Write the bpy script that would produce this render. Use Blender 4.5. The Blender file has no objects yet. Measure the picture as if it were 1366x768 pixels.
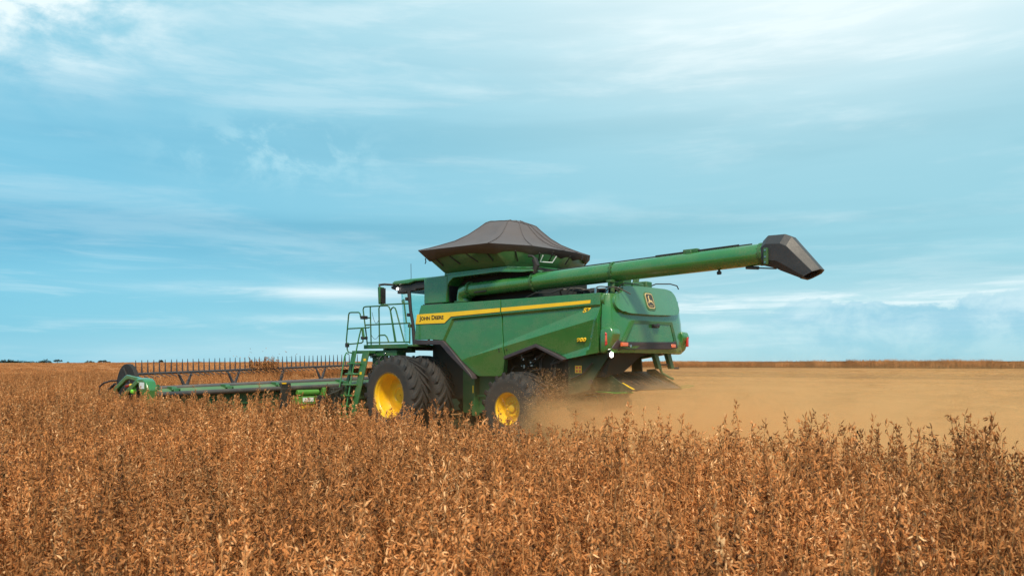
import bpy, bmesh, math, random
import numpy as np
from mathutils import Vector, Matrix, Euler
R = math.radians
random.seed(7)
rng = np.random.default_rng(11)
S = bpy.context.scene
COL = S.collection

# ------------------------------------------------------------------ camera
cam = bpy.data.cameras.new('camera')
camo = bpy.data.objects.new('camera', cam)
COL.objects.link(camo)
CAM = Vector((-15.07, 14.40, 1.84))
camo.location = CAM
camo.rotation_euler = (R(90), 0, R(222))
cam.sensor_width = 36
cam.lens = 36 * 1000 / 1366
cam.shift_y = 101 / 1366
cam.clip_start = 0.1
cam.clip_end = 6000
cam.dof.use_dof = True
cam.dof.focus_distance = 17.5
cam.dof.aperture_fstop = 4.5
S.camera = camo

# ------------------------------------------------------------------ view
S.view_settings.view_transform = 'Standard'
S.view_settings.look = 'None'
S.view_settings.gamma = 1
S.view_settings.use_curve_mapping = False
S.view_settings.exposure = 0.0
S.cycles.use_denoising = True
S.cycles.max_bounces = 8
S.cycles.volume_bounces = 5
S.cycles.volume_step_rate = 1.5
S.cycles.transparent_max_bounces = 16

# ------------------------------------------------------------------ sun
SUN_DIR = Vector((-0.52, 0.46, 0.92)).normalized()       # towards the sun
sun = bpy.data.lights.new('sun', 'SUN')
sun.energy = 4.6
sun.angle = R(10)
sun.color = (1.0, 0.86, 0.66)
suno = bpy.data.objects.new('sun', sun)
suno.rotation_euler = SUN_DIR.to_track_quat('Z', 'Y').to_euler()
suno.location = (0, 0, 60)
COL.objects.link(suno)


# ------------------------------------------------------------------ node helper
class N:
    def __init__(s, tree):
        s.t = tree
        s.n = tree.nodes
        s.l = tree.links

    def new(s, kind, **kw):
        nd = s.n.new(kind)
        for k, v in kw.items():
            setattr(nd, k, v)
        return nd

    def put(s, sock, v):
        if isinstance(v, bpy.types.NodeSocket):
            s.l.new(v, sock)
        else:
            sock.default_value = v

    def math(s, op, a, b=0.0, clamp=False):
        nd = s.new('ShaderNodeMath', operation=op, use_clamp=clamp)
        s.put(nd.inputs[0], a)
        s.put(nd.inputs[1], b)
        return nd.outputs[0]

    def mix(s, f, a, b):
        nd = s.new('ShaderNodeMix', data_type='RGBA')
        s.put(nd.inputs[0], f)
        s.put(nd.inputs[6], a)
        s.put(nd.inputs[7], b)
        return nd.outputs[2]

    def mul(s, a, b):
        nd = s.new('ShaderNodeMix', data_type='RGBA', blend_type='MULTIPLY')
        s.put(nd.inputs[0], 1.0)
        s.put(nd.inputs[6], a)
        s.put(nd.inputs[7], b)
        return nd.outputs[2]

    def ramp(s, f, stops, interp='LINEAR'):
        nd = s.new('ShaderNodeValToRGB')
        nd.color_ramp.interpolation = interp
        el = nd.color_ramp.elements
        while len(el) < len(stops):
            el.new(0.5)
        for e, (p, c) in zip(el, stops):
            e.position = p
            e.color = c if len(c) == 4 else (*c, 1)
        s.put(nd.inputs[0], f)
        return nd.outputs[0]

    def noise(s, vec, scale, detail=4, rough=0.55, dist=0.0):
        nd = s.new('ShaderNodeTexNoise')
        if vec is not None:
            s.put(nd.inputs['Vector'], vec)
        nd.inputs['Scale'].default_value = scale
        nd.inputs['Detail'].default_value = detail
        nd.inputs['Roughness'].default_value = rough
        nd.inputs['Distortion'].default_value = dist
        return nd.outputs[0]

    def mapping(s, vec, loc=(0, 0, 0), rot=(0, 0, 0), scale=(1, 1, 1)):
        nd = s.new('ShaderNodeMapping')
        s.put(nd.inputs[0], vec)
        nd.inputs[1].default_value = loc
        nd.inputs[2].default_value = rot
        nd.inputs[3].default_value = scale
        return nd.outputs[0]

    def xyz(s, x, y, z):
        nd = s.new('ShaderNodeCombineXYZ')
        s.put(nd.inputs[0], x)
        s.put(nd.inputs[1], y)
        s.put(nd.inputs[2], z)
        return nd.outputs[0]

    def maprange(s, v, a, b, c=0.0, d=1.0, smooth=True):
        nd = s.new('ShaderNodeMapRange')
        if smooth:
            nd.interpolation_type = 'SMOOTHSTEP'
        s.put(nd.inputs[0], v)
        for i, q in enumerate((a, b, c, d)):
            nd.inputs[i + 1].default_value = q
        return nd.outputs[0]


# ------------------------------------------------------------------ sky
def build_world():
    w = bpy.data.worlds.new('World')
    S.world = w
    w.use_nodes = True
    n = N(w.node_tree)
    n.n.clear()
    out = n.new('ShaderNodeOutputWorld')
    bg = n.new('ShaderNodeBackground')
    bg.inputs[1].default_value = 0.10
    n.l.new(bg.outputs[0], out.inputs[0])
    sky = n.new('ShaderNodeTexSky', sky_type='NISHITA')
    sky.sun_disc = False
    sky.sun_elevation = math.asin(SUN_DIR.z)
    sky.sun_rotation = math.atan2(SUN_DIR.x, SUN_DIR.y)
    sky.air_density = 1.0
    sky.dust_density = 0.6
    sky.ozone_density = 1.5
    tc = n.new('ShaderNodeTexCoord')
    sep = n.new('ShaderNodeSeparateXYZ')
    n.l.new(tc.outputs['Generated'], sep.inputs[0])
    x, y, z = sep.outputs
    # compass frame of the sky: forward bearing of the field lane, its right, and height
    f = n.math('ADD', n.math('MULTIPLY', x, 0.669), n.math('MULTIPLY', y, -0.743))
    r = n.math('ADD', n.math('MULTIPLY', x, -0.743), n.math('MULTIPLY', y, -0.669))
    az = n.math('ARCTAN2', r, f)
    hyp = n.math('SQRT', n.math('ADD', n.math('MULTIPLY', f, f), n.math('MULTIPLY', r, r)))
    el = n.math('ARCTAN2', z, hyp)
    elp = n.math('MAXIMUM', el, 0.0)
    # flat cloud decks seen in perspective
    den = n.math('ADD', n.math('MAXIMUM', z, 0.0), 0.10)
    deck = n.xyz(n.math('DIVIDE', r, den), n.math('DIVIDE', f, den), 0.0)
    band = n.xyz(az, n.math('MULTIPLY', elp, 3.2), 0.3)

    def blob(a0, e0, sa, se):
        da = n.math('DIVIDE', n.math('SUBTRACT', az, a0), sa)
        de = n.math('DIVIDE', n.math('SUBTRACT', el, e0), se)
        d2 = n.math('ADD', n.math('MULTIPLY', da, da), n.math('MULTIPLY', de, de))
        return n.math('POWER', 2.718, n.math('MULTIPLY', d2, -1.0))

    base = n.mul(sky.outputs[0], (1.05, 1.55, 1.45, 1))
    # an even overcast veil, bluer low on the left, paler on the right and overhead
    veil = n.mix(n.maprange(az, -0.70, 0.35), (2.1, 5.85, 7.85, 1), (3.5, 6.75, 7.8, 1))
    veil = n.mix(n.maprange(el, 0.20, 0.46, 0.0, 0.55), veil, (4.6, 8.1, 9.0, 1))
    c = n.mix(0.90, base, veil)
    n1 = n.noise(n.mapping(band, scale=(0.9, 2.6, 1), loc=(1.7, 0.2, 0)), 1.6, 4, 0.5, 0.3)
    n2 = n.noise(n.mapping(band, scale=(2.0, 4.2, 1), loc=(0.4, 2.1, 0)), 1.5, 9, 0.60, 0.25)
    n3 = n.noise(n.mapping(band, scale=(3.0, 9.0, 1), loc=(3.1, 0.7, 0)), 1.6, 8, 0.62, 0.5)
    wisp = n.noise(n.mapping(n.xyz(az, n.math('MULTIPLY', el, 1.8), 0.0), scale=(2.4, 3.0, 1), rot=(0, 0, 0.15)), 2.0, 9, 0.62, 0.35)
    # grey-teal bellies of the layers
    dark = n.math('MULTIPLY', n.maprange(n1, 0.58, 0.36), n.maprange(el, 0.02, 0.2, 0.25, 0.60))
    dark = n.math('ADD', dark, n.math('MULTIPLY', n.math('ADD', blob(-0.25, 0.172, 0.36, 0.016), blob(-0.66, 0.155, 0.25, 0.024)), 0.85), True)
    c = n.mix(dark, c, n.mix(n.maprange(az, -0.6, 0.2), (1.55, 5.0, 7.1, 1), (2.6, 5.7, 6.9, 1)))
    lite = n.math('MULTIPLY', n.maprange(n2, 0.48, 0.70), n.maprange(el, 0.04, 0.40, 0.16, 0.26))
    hi = n.math('ADD', n.math('MULTIPLY', blob(0.50, 0.44, 0.42, 0.12), 0.95),
                n.math('ADD', n.math('MULTIPLY', n.math('MULTIPLY', blob(-0.60, 0.41, 0.16, 0.075), 1.6), n.maprange(wisp, 0.36, 0.58)),
                       n.math('MULTIPLY', blob(0.10, 0.50, 0.50, 0.13), 0.30)))
    hi = n.math('MULTIPLY', hi, n.math('ADD', 0.62, n.math('MULTIPLY', n2, 0.65)))
    streak = n.math('MULTIPLY', n.maprange(n3, 0.52, 0.74), n.maprange(el, 0.26, 0.03, 0.02, 0.28))
    low = n.math('MULTIPLY', blob(0.45, 0.074, 0.36, 0.028), n.maprange(n3, 0.38, 0.60, 0.25, 1.0))
    low2 = n.math('MULTIPLY', n.math('ADD', blob(-0.26, 0.092, 0.16, 0.007), n.math('MULTIPLY', blob(-0.22, 0.058, 0.12, 0.006), 0.7)), n.maprange(n3, 0.34, 0.56, 0.10, 0.65))
    low3 = n.math('MULTIPLY', blob(-0.15, 0.015, 0.40, 0.02), 0.28)
    tot = n.math('ADD', n.math('ADD', hi, lite), n.math('ADD', streak, n.math('ADD', low, n.math('ADD', low2, low3))), True)
    c = n.mix(tot, c, (8.6, 10.0, 10.3, 1))
    # cumulus heads above the right horizon and in the middle of the sky: lit tops, bluish bodies
    puff = n.noise(n.mapping(n.xyz(az, n.math('MULTIPLY', el, 1.4), 0.0), scale=(9, 9, 1)), 1.6, 8, 0.62, 0.3)
    hgt = n.math('ADD', el, n.math('MULTIPLY', n.math('SUBTRACT', puff, 0.5), -0.075))
    cum = n.math('MULTIPLY', n.maprange(hgt, 0.078, 0.070), n.maprange(az, 0.22, 0.44))
    cum = n.math('MULTIPLY', cum, n.maprange(el, 0.0, 0.06, 0.35, 0.8))
    c = n.mix(cum, c, n.mix(n.maprange(puff, 0.40, 0.66), (3.1, 6.3, 7.9, 1), (5.4, 8.0, 8.9, 1)))
    mid = n.math('MULTIPLY', blob(-0.30, 0.262, 0.12, 0.035), n.maprange(puff, 0.44, 0.62, 0.0, 0.55))
    c = n.mix(mid, c, (5.6, 8.6, 9.5, 1))
    n.l.new(c, bg.inputs[0])


build_world()


# ------------------------------------------------------------------ materials
MATS = {}


def mat(name, col, rough=0.5, metal=0.0, coat=0.0, bump=0.0, bscale=40, dirt=0.0, dirtcol=(0.30, 0.20, 0.11), emit=0.0, spec=0.5, speck=0.06):
    if name in MATS:
        return MATS[name]
    m = bpy.data.materials.new(name)
    m.use_nodes = True
    n = N(m.node_tree)
    b = n.n['Principled BSDF']
    b.inputs['Roughness'].default_value = rough
    b.inputs['Metallic'].default_value = metal
    b.inputs['Coat Weight'].default_value = coat
    b.inputs['Coat Roughness'].default_value = 0.12
    b.inputs['Specular IOR Level'].default_value = spec
    tc = n.new('ShaderNodeTexCoord')
    v = tc.outputs['Object']
    nz = n.noise(v, 3.0, 5, 0.6)
    fac = n.maprange(nz, 0.3, 0.7, 1 - speck, 1 + speck, False)
    cc = n.mul((*col, 1), n.xyz(fac, fac, fac))
    if dirt:
        fine = n.noise(v, 26.0, 5, 0.7)
        big = n.noise(n.mapping(v, scale=(1.2, 1.2, 2.2), loc=(4, 2, 1)), 1.3, 5, 0.6)
        d = n.math('MULTIPLY', n.maprange(big, 0.35, 0.75), n.maprange(fine, 0.35, 0.7, 0.25, 1.0))
        d = n.math('MULTIPLY', d, dirt, True)
        cc = n.mix(d, cc, (*dirtcol, 1))
        rr = n.math('ADD', rough, n.math('MULTIPLY', d, 0.5), True)
        n.l.new(rr, b.inputs['Roughness'])
    n.l.new(cc, b.inputs['Base Color'])
    if bump:
        bp = n.new('ShaderNodeBump')
        bp.inputs['Strength'].default_value = bump
        bp.inputs['Distance'].default_value = 0.02
        n.l.new(n.noise(v, bscale, 4, 0.6), bp.inputs['Height'])
        n.l.new(bp.outputs[0], b.inputs['Normal'])
    if emit:
        b.inputs['Emission Color'].default_value = (*col, 1)
        b.inputs['Emission Strength'].default_value = emit
    MATS[name] = m
    return m


GREEN = mat('green_paint', (0.028, 0.172, 0.040), 0.25, coat=0.85, dirt=0.28, bump=0.015, bscale=3)
GREEN2 = mat('green_steel', (0.017, 0.110, 0.030), 0.45, coat=0.1, dirt=0.35)
LGREEN = mat('fresh_green_steel', (0.07, 0.26, 0.03), 0.5, dirt=0.25)
YELLOW = mat('yellow_paint', (0.80, 0.47, 0.004), 0.42, coat=0.15, dirt=0.38, dirtcol=(0.34, 0.20, 0.06))
DECALY = mat('yellow_decal', (0.90, 0.54, 0.015), 0.45)
RUBBER = mat('tyre_rubber', (0.022, 0.021, 0.023), 0.78, bump=0.25, bscale=30, dirt=0.35, dirtcol=(0.11, 0.08, 0.06))
BLACK = mat('black_plastic', (0.022, 0.019, 0.021), 0.55, dirt=0.3, dirtcol=(0.10, 0.075, 0.06))
DARK = mat('dark_machinery', (0.013, 0.015, 0.013), 0.7, dirt=0.25, dirtcol=(0.10, 0.07, 0.045))
STEEL = mat('worn_steel', (0.10, 0.08, 0.07), 0.42, metal=0.6, dirt=0.55, dirtcol=(0.13, 0.085, 0.055))
TUBE = mat('dark_tube', (0.045, 0.045, 0.048), 0.5, dirt=0.3)
FABRIC = mat('cover_fabric', (0.105, 0.090, 0.096), 0.8, bump=0.9, bscale=3.5, dirt=0.3, dirtcol=(0.13, 0.10, 0.085))
SPOUT = mat('spout_rubber', (0.034, 0.031, 0.034), 0.45, bump=0.15, bscale=9, dirt=0.3, dirtcol=(0.09, 0.08, 0.075))
TRIM = mat('dark_trim', (0.040, 0.030, 0.038), 0.5, dirt=0.2)
WHITE = mat('white_label', (0.75, 0.76, 0.74), 0.5)
REDL = mat('red_lens', (0.50, 0.03, 0.02), 0.25, coat=0.5, emit=0.08)
ORANGEL = mat('orange_lens', (0.70, 0.15, 0.05), 0.25, coat=0.5, emit=0.05)
LAMP = mat('lit_lamp', (1.0, 0.95, 0.85), 0.3, emit=20)
LAMP2 = mat('lit_cab_lamp', (1.0, 0.97, 0.92), 0.3, emit=6)
INK = mat('decal_ink', (0.012, 0.014, 0.012), 0.5)
BROWNINK = mat('emblem_field', (0.05, 0.045, 0.035), 0.5)
GOLD = mat('emblem_gold', (0.62, 0.46, 0.22), 0.5)
LIME = mat('lime_lamp', (0.22, 0.62, 0.06), 0.3, emit=0.15)
CHROME = mat('mirror_face', (0.35, 0.36, 0.36), 0.15, metal=0.9)


def glass_mat():
    m = bpy.data.materials.new('tinted_glass')
    m.use_nodes = True
    n = N(m.node_tree)
    n.n.clear()
    out = n.new('ShaderNodeOutputMaterial')
    tr = n.new('ShaderNodeBsdfTransparent')
    tr.inputs[0].default_value = (0.80, 0.95, 0.93, 1)
    gl = n.new('ShaderNodeBsdfGlossy')
    gl.inputs['Roughness'].default_value = 0.03
    fr = n.new('ShaderNodeLayerWeight')
    mx = n.new('ShaderNodeMixShader')
    n.l.new(n.math('ADD', n.math('MULTIPLY', n.math('POWER', fr.outputs['Facing'], 4.0), 0.5), 0.04), mx.inputs[0])
    n.l.new(tr.outputs[0], mx.inputs[1])
    n.l.new(gl.outputs[0], mx.inputs[2])
    n.l.new(mx.outputs[0], out.inputs[0])
    return m


GLASS = glass_mat()


# ------------------------------------------------------------------ mesh builder
class MB:
    def __init__(s):
        s.b = bmesh.new()

    def poly(s, pts):
        return s.b.faces.new([s.b.verts.new(p) for p in pts])

    def box(s, x0, x1, y0, y1, z0, z1):
        v = [s.b.verts.new((x, y, z)) for z in (z0, z1) for y in (y0, y1) for x in (x0, x1)]
        for f in ((0, 2, 3, 1), (4, 5, 7, 6), (0, 1, 5, 4), (2, 6, 7, 3), (0, 4, 6, 2), (1, 3, 7, 5)):
            s.b.faces.new([v[i] for i in f])
        return s

    def prism(s, pts, axis, a, b, bcap=True):
        """outline in the plane across axis, extruded from a to b; axis y: pts are (x,z); axis x: (y,z); axis z: (x,y)"""
        def p3(p, t):
            return {'y': (p[0], t, p[1]), 'x': (t, p[0], p[1]), 'z': (p[0], p[1], t)}[axis]
        va = [s.b.verts.new(p3(p, a)) for p in pts]
        vb = [s.b.verts.new(p3(p, b)) for p in pts]
        k = len(pts)
        s.b.faces.new(va)
        s.b.faces.new(vb[::-1])
        for i in range(k):
            s.b.faces.new((va[i], vb[i], vb[(i + 1) % k], va[(i + 1) % k]))
        return s

    def loft(s, rings, cap0=True, cap1=True):
        vs = [[s.b.verts.new(p) for p in r] for r in rings]
        k = len(vs[0])
        for a, b in zip(vs, vs[1:]):
            for i in range(k):
                s.b.faces.new((a[i], a[(i + 1) % k], b[(i + 1) % k], b[i]))
        if cap0:
            s.b.faces.new(vs[0][::-1])
        if cap1:
            s.b.faces.new(vs[-1])
        return s

    def tube(s, pts, r, n=8, caps=True):
        pts = [Vector(p) for p in pts]
        rs = r if isinstance(r, (list, tuple)) else [r] * len(pts)
        rings = []
        up = None
        for i, p in enumerate(pts):
            d = (pts[min(i + 1, len(pts) - 1)] - pts[max(i - 1, 0)]).normalized()
            if up is None:
                up = Vector((0, 0, 1)) if abs(d.z) < 0.9 else Vector((1, 0, 0))
            u = d.cross(up).normalized()
            w = u.cross(d).normalized()
            up = w
            rings.append([p + (u * math.cos(2 * math.pi * k / n) + w * math.sin(2 * math.pi * k / n)) * rs[i] for k in range(n)])
        return s.loft(rings, caps, caps)

    def hose(s, pts, r, n=6, k=6):
        """tube through the points on a smooth curve"""
        p = [Vector(q) for q in pts]
        p = [p[0] * 2 - p[1]] + p + [p[-1] * 2 - p[-2]]
        o = []
        for i in range(1, len(p) - 2):
            a, b, c, d = p[i - 1:i + 3]
            for j in range(k):
                t = j / k
                o.append(0.5 * (2 * b + (c - a) * t + (2 * a - 5 * b + 4 * c - d) * t * t + (3 * b - a - 3 * c + d) * t ** 3))
        o.append(p[-2])
        return s.tube(o, r, n)

    def lathe(s, prof, c, axis='y', n=48, caps=True):
        """prof: (along, radius)"""
        rings = []
        for a, r in prof:
            ring = []
            for k in range(n):
                t = 2 * math.pi * k / n
                u, w = r * math.cos(t), r * math.sin(t)
                ring.append({'y': (c[0] + u, c[1] + a, c[2] + w), 'x': (c[0] + a, c[1] + u, c[2] + w), 'z': (c[0] + u, c[1] + w, c[2] + a)}[axis])
            rings.append(ring)
        return s.loft(rings, caps, caps)

    def split(s, name, m, parent=None, **kw):
        """one object for each separate piece of the mesh"""
        b = s.b
        bmesh.ops.remove_doubles(b, verts=b.verts, dist=1e-5)
        seen = set()
        out = []
        b.verts.ensure_lookup_table()
        for v in list(b.verts):
            if v in seen:
                continue
            stack, isl = [v], []
            seen.add(v)
            while stack:
                q = stack.pop()
                isl.append(q)
                for e in q.link_edges:
                    o = e.other_vert(q)
                    if o not in seen:
                        seen.add(o)
                        stack.append(o)
            mp = {}
            mb = MB()
            for q in isl:
                mp[q] = mb.b.verts.new(q.co)
            for f in {f for q in isl for f in q.link_faces}:
                mb.b.faces.new([mp[q] for q in f.verts])
            out.append(mb.build(name, m, parent, **kw))
        b.free()
        return out

    def build(s, name, m, parent=None, bevel=0.0, angle=32, smooth=True, mirror=False):
        b = s.b
        if mirror:
            bmesh.ops.scale(b, vec=(1, -1, 1), verts=b.verts)
        bmesh.ops.remove_doubles(b, verts=b.verts, dist=1e-5)
        bmesh.ops.recalc_face_normals(b, faces=b.faces)
        for f in b.faces:
            f.smooth = smooth
        for e in b.edges:
            if len(e.link_faces) == 2:
                e.smooth = e.calc_face_angle(0) < R(angle)
        me = bpy.data.meshes.new(name)
        b.to_mesh(me)
        b.free()
        me.materials.append(m)
        o = bpy.data.objects.new(name, me)
        COL.objects.link(o)
        if parent is not None:
            o.parent = parent
        if bevel:
            md = o.modifiers.new('bevel', 'BEVEL')
            md.width = bevel
            md.segments = 2
            md.limit_method = 'ANGLE'
            md.angle_limit = R(30)
        return o


def thing(name, label, cat, loc=(0, 0, 0), group=None):
    o = bpy.data.objects.new(name, None)
    o.empty_display_size = 0.2
    o.location = loc
    COL.objects.link(o)
    o['label'] = label
    o['category'] = cat
    if group:
        o['group'] = group
    return o


def letters(body, name, m, parent, origin, xdir, ydir, width, height, thick=0.004, offset=0.02, shear=0.0, caps=0):
    """flat letters, fitted into width x height, standing on origin (lower left corner)"""
    cu = bpy.data.curves.new('lettering', 'FONT')
    cu.body = body
    cu.offset = offset
    cu.shear = shear
    if caps:
        cu.small_caps_scale = 0.80
        for f in cu.body_format:
            f.use_small_caps = True
    cu.resolution_u = 4
    t = bpy.data.objects.new('lettering', cu)
    COL.objects.link(t)
    bpy.context.view_layer.update()
    me = bpy.data.meshes.new_from_object(t.evaluated_get(bpy.context.evaluated_depsgraph_get()))
    bpy.data.objects.remove(t)
    bpy.data.curves.remove(cu)
    b = bmesh.new()
    b.from_mesh(me)
    r = bmesh.ops.extrude_face_region(b, geom=b.faces[:])
    for v in r['geom']:
        if isinstance(v, bmesh.types.BMVert):
            v.co.z += 1.0
    xs = [v.co.x for v in b.verts]
    ys = [v.co.y for v in b.verts]
    X, Y = Vector(xdir), Vector(ydir)
    Z = X.cross(Y)
    O = Vector(origin)
    for v in b.verts:
        v.co = O + X * ((v.co.x - min(xs)) / (max(xs) - min(xs)) * width) + Y * ((v.co.y - min(ys)) / (max(ys) - min(ys)) * height) + Z * (v.co.z * thick)
    bmesh.ops.recalc_face_normals(b, faces=b.faces)
    b.to_mesh(me)
    b.free()
    me.name = name
    me.materials.clear()
    me.materials.append(m)
    o = bpy.data.objects.new(name, me)
    COL.objects.link(o)
    o.parent = parent
    return o


# ================================================================== GROUND
def ground_z(y):
    """the field lies level and rises gently towards the far uncut strip"""
    t = np.clip((-np.asarray(y, float) - 14.0) / 80.0, 0, 1)
    return 1.22 * t * t * (3 - 2 * t)


def ground_material():
    m = bpy.data.materials.new('stubble_soil')
    m.use_nodes = True
    n = N(m.node_tree)
    b = n.n['Principled BSDF']
    b.inputs['Roughness'].default_value = 0.95
    b.inputs['Specular IOR Level'].default_value = 0.1
    tc = n.new('ShaderNodeTexCoord')
    v = tc.outputs['Object']
    rows = n.noise(n.mapping(v, scale=(0.05, 1.6, 1)), 1.0, 5, 0.6)
    swath = n.noise(n.mapping(v, scale=(0.012, 0.16, 1), loc=(3, 5, 0)), 1.0, 4, 0.55)
    clump = n.noise(n.mapping(v, scale=(0.35, 2.6, 1)), 1.0, 8, 0.72)
    fine = n.noise(n.mapping(v, scale=(2.4, 6.0, 1)), 1.0, 9, 0.8)
    f = n.math('ADD', n.math('MULTIPLY', clump, 0.44), n.math('ADD', n.math('MULTIPLY', fine, 0.42), n.math('MULTIPLY', rows, 0.14)))
    c = n.ramp(f, [(0.38, (0.09, 0.036, 0.014)), (0.47, (0.31, 0.140, 0.050)), (0.55, (0.50, 0.240, 0.084)), (0.66, (0.68, 0.39, 0.16))])
    sw = n.maprange(swath, 0.36, 0.62, 0.58, 1.12)
    c = n.mul(c, n.xyz(sw, sw, sw))
    n.l.new(c, b.inputs['Base Color'])
    bp = n.new('ShaderNodeBump')
    bp.inputs['Strength'].default_value = 0.6
    bp.inputs['Distance'].default_value = 0.05
    n.l.new(f, bp.inputs['Height'])
    n.l.new(bp.outputs[0], b.inputs['Normal'])
    return m


def build_ground():
    ys = np.unique(np.concatenate([np.linspace(-4000, -400, 8), np.linspace(-400, -94, 8), np.linspace(-94, -14, 33), np.linspace(-14, 40, 10), np.linspace(40, 4000, 12)]))
    xs = np.unique(np.concatenate([np.linspace(-600, -60, 7), np.linspace(-60, 60, 13), np.linspace(60, 5000, 16)]))
    b = bmesh.new()
    g = [[b.verts.new((x, y, float(ground_z(y)))) for x in xs] for y in ys]
    for i in range(len(ys) - 1):
        for j in range(len(xs) - 1):
            b.faces.new((g[i][j], g[i][j + 1], g[i + 1][j + 1], g[i + 1][j])).smooth = True
    me = bpy.data.meshes.new('ground')
    b.to_mesh(me)
    b.free()
    me.materials.append(ground_material())
    o = bpy.data.objects.new('ground', me)
    COL.objects.link(o)
    o['kind'] = 'structure'
    o['label'] = 'tan harvested stubble ground rising gently to the uncut strip'
    o['category'] = 'ground'


build_ground()

# ================================================================== CROP
CROP_EDGE = 7.75          # uncut crop begins this far to the left of the machine's centre line
HEAD_EDGE = 4.75          # and this far ahead of its front axle


def crop_material(name, dark, midc, light, transl=0.15):
    m = bpy.data.materials.new(name)
    m.use_nodes = True
    n = N(m.node_tree)
    b = n.n['Principled BSDF']
    b.inputs['Roughness'].default_value = 0.72
    b.inputs['Specular IOR Level'].default_value = 0.25
    ge = n.new('ShaderNodeNewGeometry')
    oi = n.new('ShaderNodeObjectInfo')
    rnd = n.math('ADD', n.math('MULTIPLY', ge.outputs['Random Per Island'], 0.58), n.math('MULTIPLY', oi.outputs['Random'], 0.42))
    c = n.ramp(rnd, [(0.08, dark), (0.50, midc), (0.68, midc), (0.95, light)])
    big = n.noise(ge.outputs['Position'], 0.7, 5, 0.62)
    k = n.maprange(big, 0.34, 0.66, 0.74, 1.26)
    c = n.mul(c, n.xyz(k, k, k))
    n.l.new(c, b.inputs['Base Color'])
    tr = n.new('ShaderNodeBsdfTranslucent')
    n.l.new(c, tr.inputs[0])
    mx = n.new('ShaderNodeMixShader')
    mx.inputs[0].default_value = transl
    n.l.new(b.outputs[0], mx.inputs[1])
    n.l.new(tr.outputs[0], mx.inputs[2])
    n.l.new(mx.outputs[0], n.n['Material Output'].inputs[0])
    return m


CROPM = crop_material('dry_soybean_pods', (0.085, 0.032, 0.013), (0.55, 0.214, 0.066), (0.96, 0.57, 0.28))
STEMM = crop_material('dry_soybean_stems', (0.16, 0.07, 0.025), (0.42, 0.20, 0.075), (0.66, 0.40, 0.18), 0.0)
STRAWM = crop_material('cut_straw', (0.16, 0.08, 0.03), (0.56, 0.30, 0.11), (0.78, 0.50, 0.23), 0.0)
LEAFM = crop_material('green_weed_leaf', (0.10, 0.22, 0.015), (0.20, 0.36, 0.03), (0.30, 0.45, 0.05), 0.3)


class Raw:
    """plain vertex and face lists, quick to fill"""
    def __init__(s):
        s.v, s.f, s.m = [], [], []

    def pod(s, base, d, ln, w, curve, m=0):
        d = d.normalized()
        a = d.cross(Vector((0.31, 0.22, 0.93))).normalized()
        c = d.cross(a)
        i = len(s.v)
        s.v.append(base)
        for t, k in ((0.30, 1.0), (0.68, 0.9)):
            p = base + d * (ln * t) + c * (curve * ln * t * (1 - t) * 2)
            for q in (a * w * k, c * w * k * 0.6, a * -w * k, c * -w * k * 0.6):
                s.v.append(p + q)
        s.v.append(base + d * ln - c * curve * ln * 0.35)
        for q in range(4):
            r = (q + 1) % 4
            s.f += [(i, i + 1 + r, i + 1 + q), (i + 1 + q, i + 1 + r, i + 5 + r, i + 5 + q), (i + 5 + q, i + 5 + r, i + 9)]
            s.m += [m] * 3

    def stick(s, pts, r0, r1, m=1):
        i0 = len(s.v)
        for j, p in enumerate(pts):
            r = r0 + (r1 - r0) * j / (len(pts) - 1)
            for k in range(3):
                t = 2.094 * k
                s.v.append(p + Vector((math.cos(t) * r, math.sin(t) * r, 0)))
        for j in range(len(pts) - 1):
            for k in range(3):
                a, b = i0 + j * 3 + k, i0 + j * 3 + (k + 1) % 3
                s.f.append((a, b, b + 3, a + 3))
                s.m.append(m)

    def bar(s, a, b, r, m=0):
        """thin stick in any direction"""
        d = (b - a).normalized()
        u = d.cross(Vector((0.2, 0.1, 1))).normalized() * r
        w = d.cross(u)
        i = len(s.v)
        for p in (a, b):
            s.v += [p + u, p - u * 0.5 + w * 0.87, p - u * 0.5 - w * 0.87]
        for k in range(3):
            s.f.append((i + k, i + (k + 1) % 3, i + 3 + (k + 1) % 3, i + 3 + k))
            s.m.append(m)

    def leaf(s, base, d, ln, w, m=2):
        a = d.cross(Vector((0.1, 0.3, 1))).normalized() * w
        i = len(s.v)
        s.v += [base, base + d * ln * 0.45 + a, base + d * ln, base + d * ln * 0.45 - a]
        s.f.append((i, i + 1, i + 2, i + 3))
        s.m.append(m)

    def mesh(s, name, mats):
        me = bpy.data.meshes.new(name)
        me.from_pydata([tuple(v) for v in s.v], [], s.f)
        for m in mats:
            me.materials.append(m)
        me.polygons.foreach_set('material_index', s.m)
        me.update()
        return me


def rv(a, b):
    return random.uniform(a, b)


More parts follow.
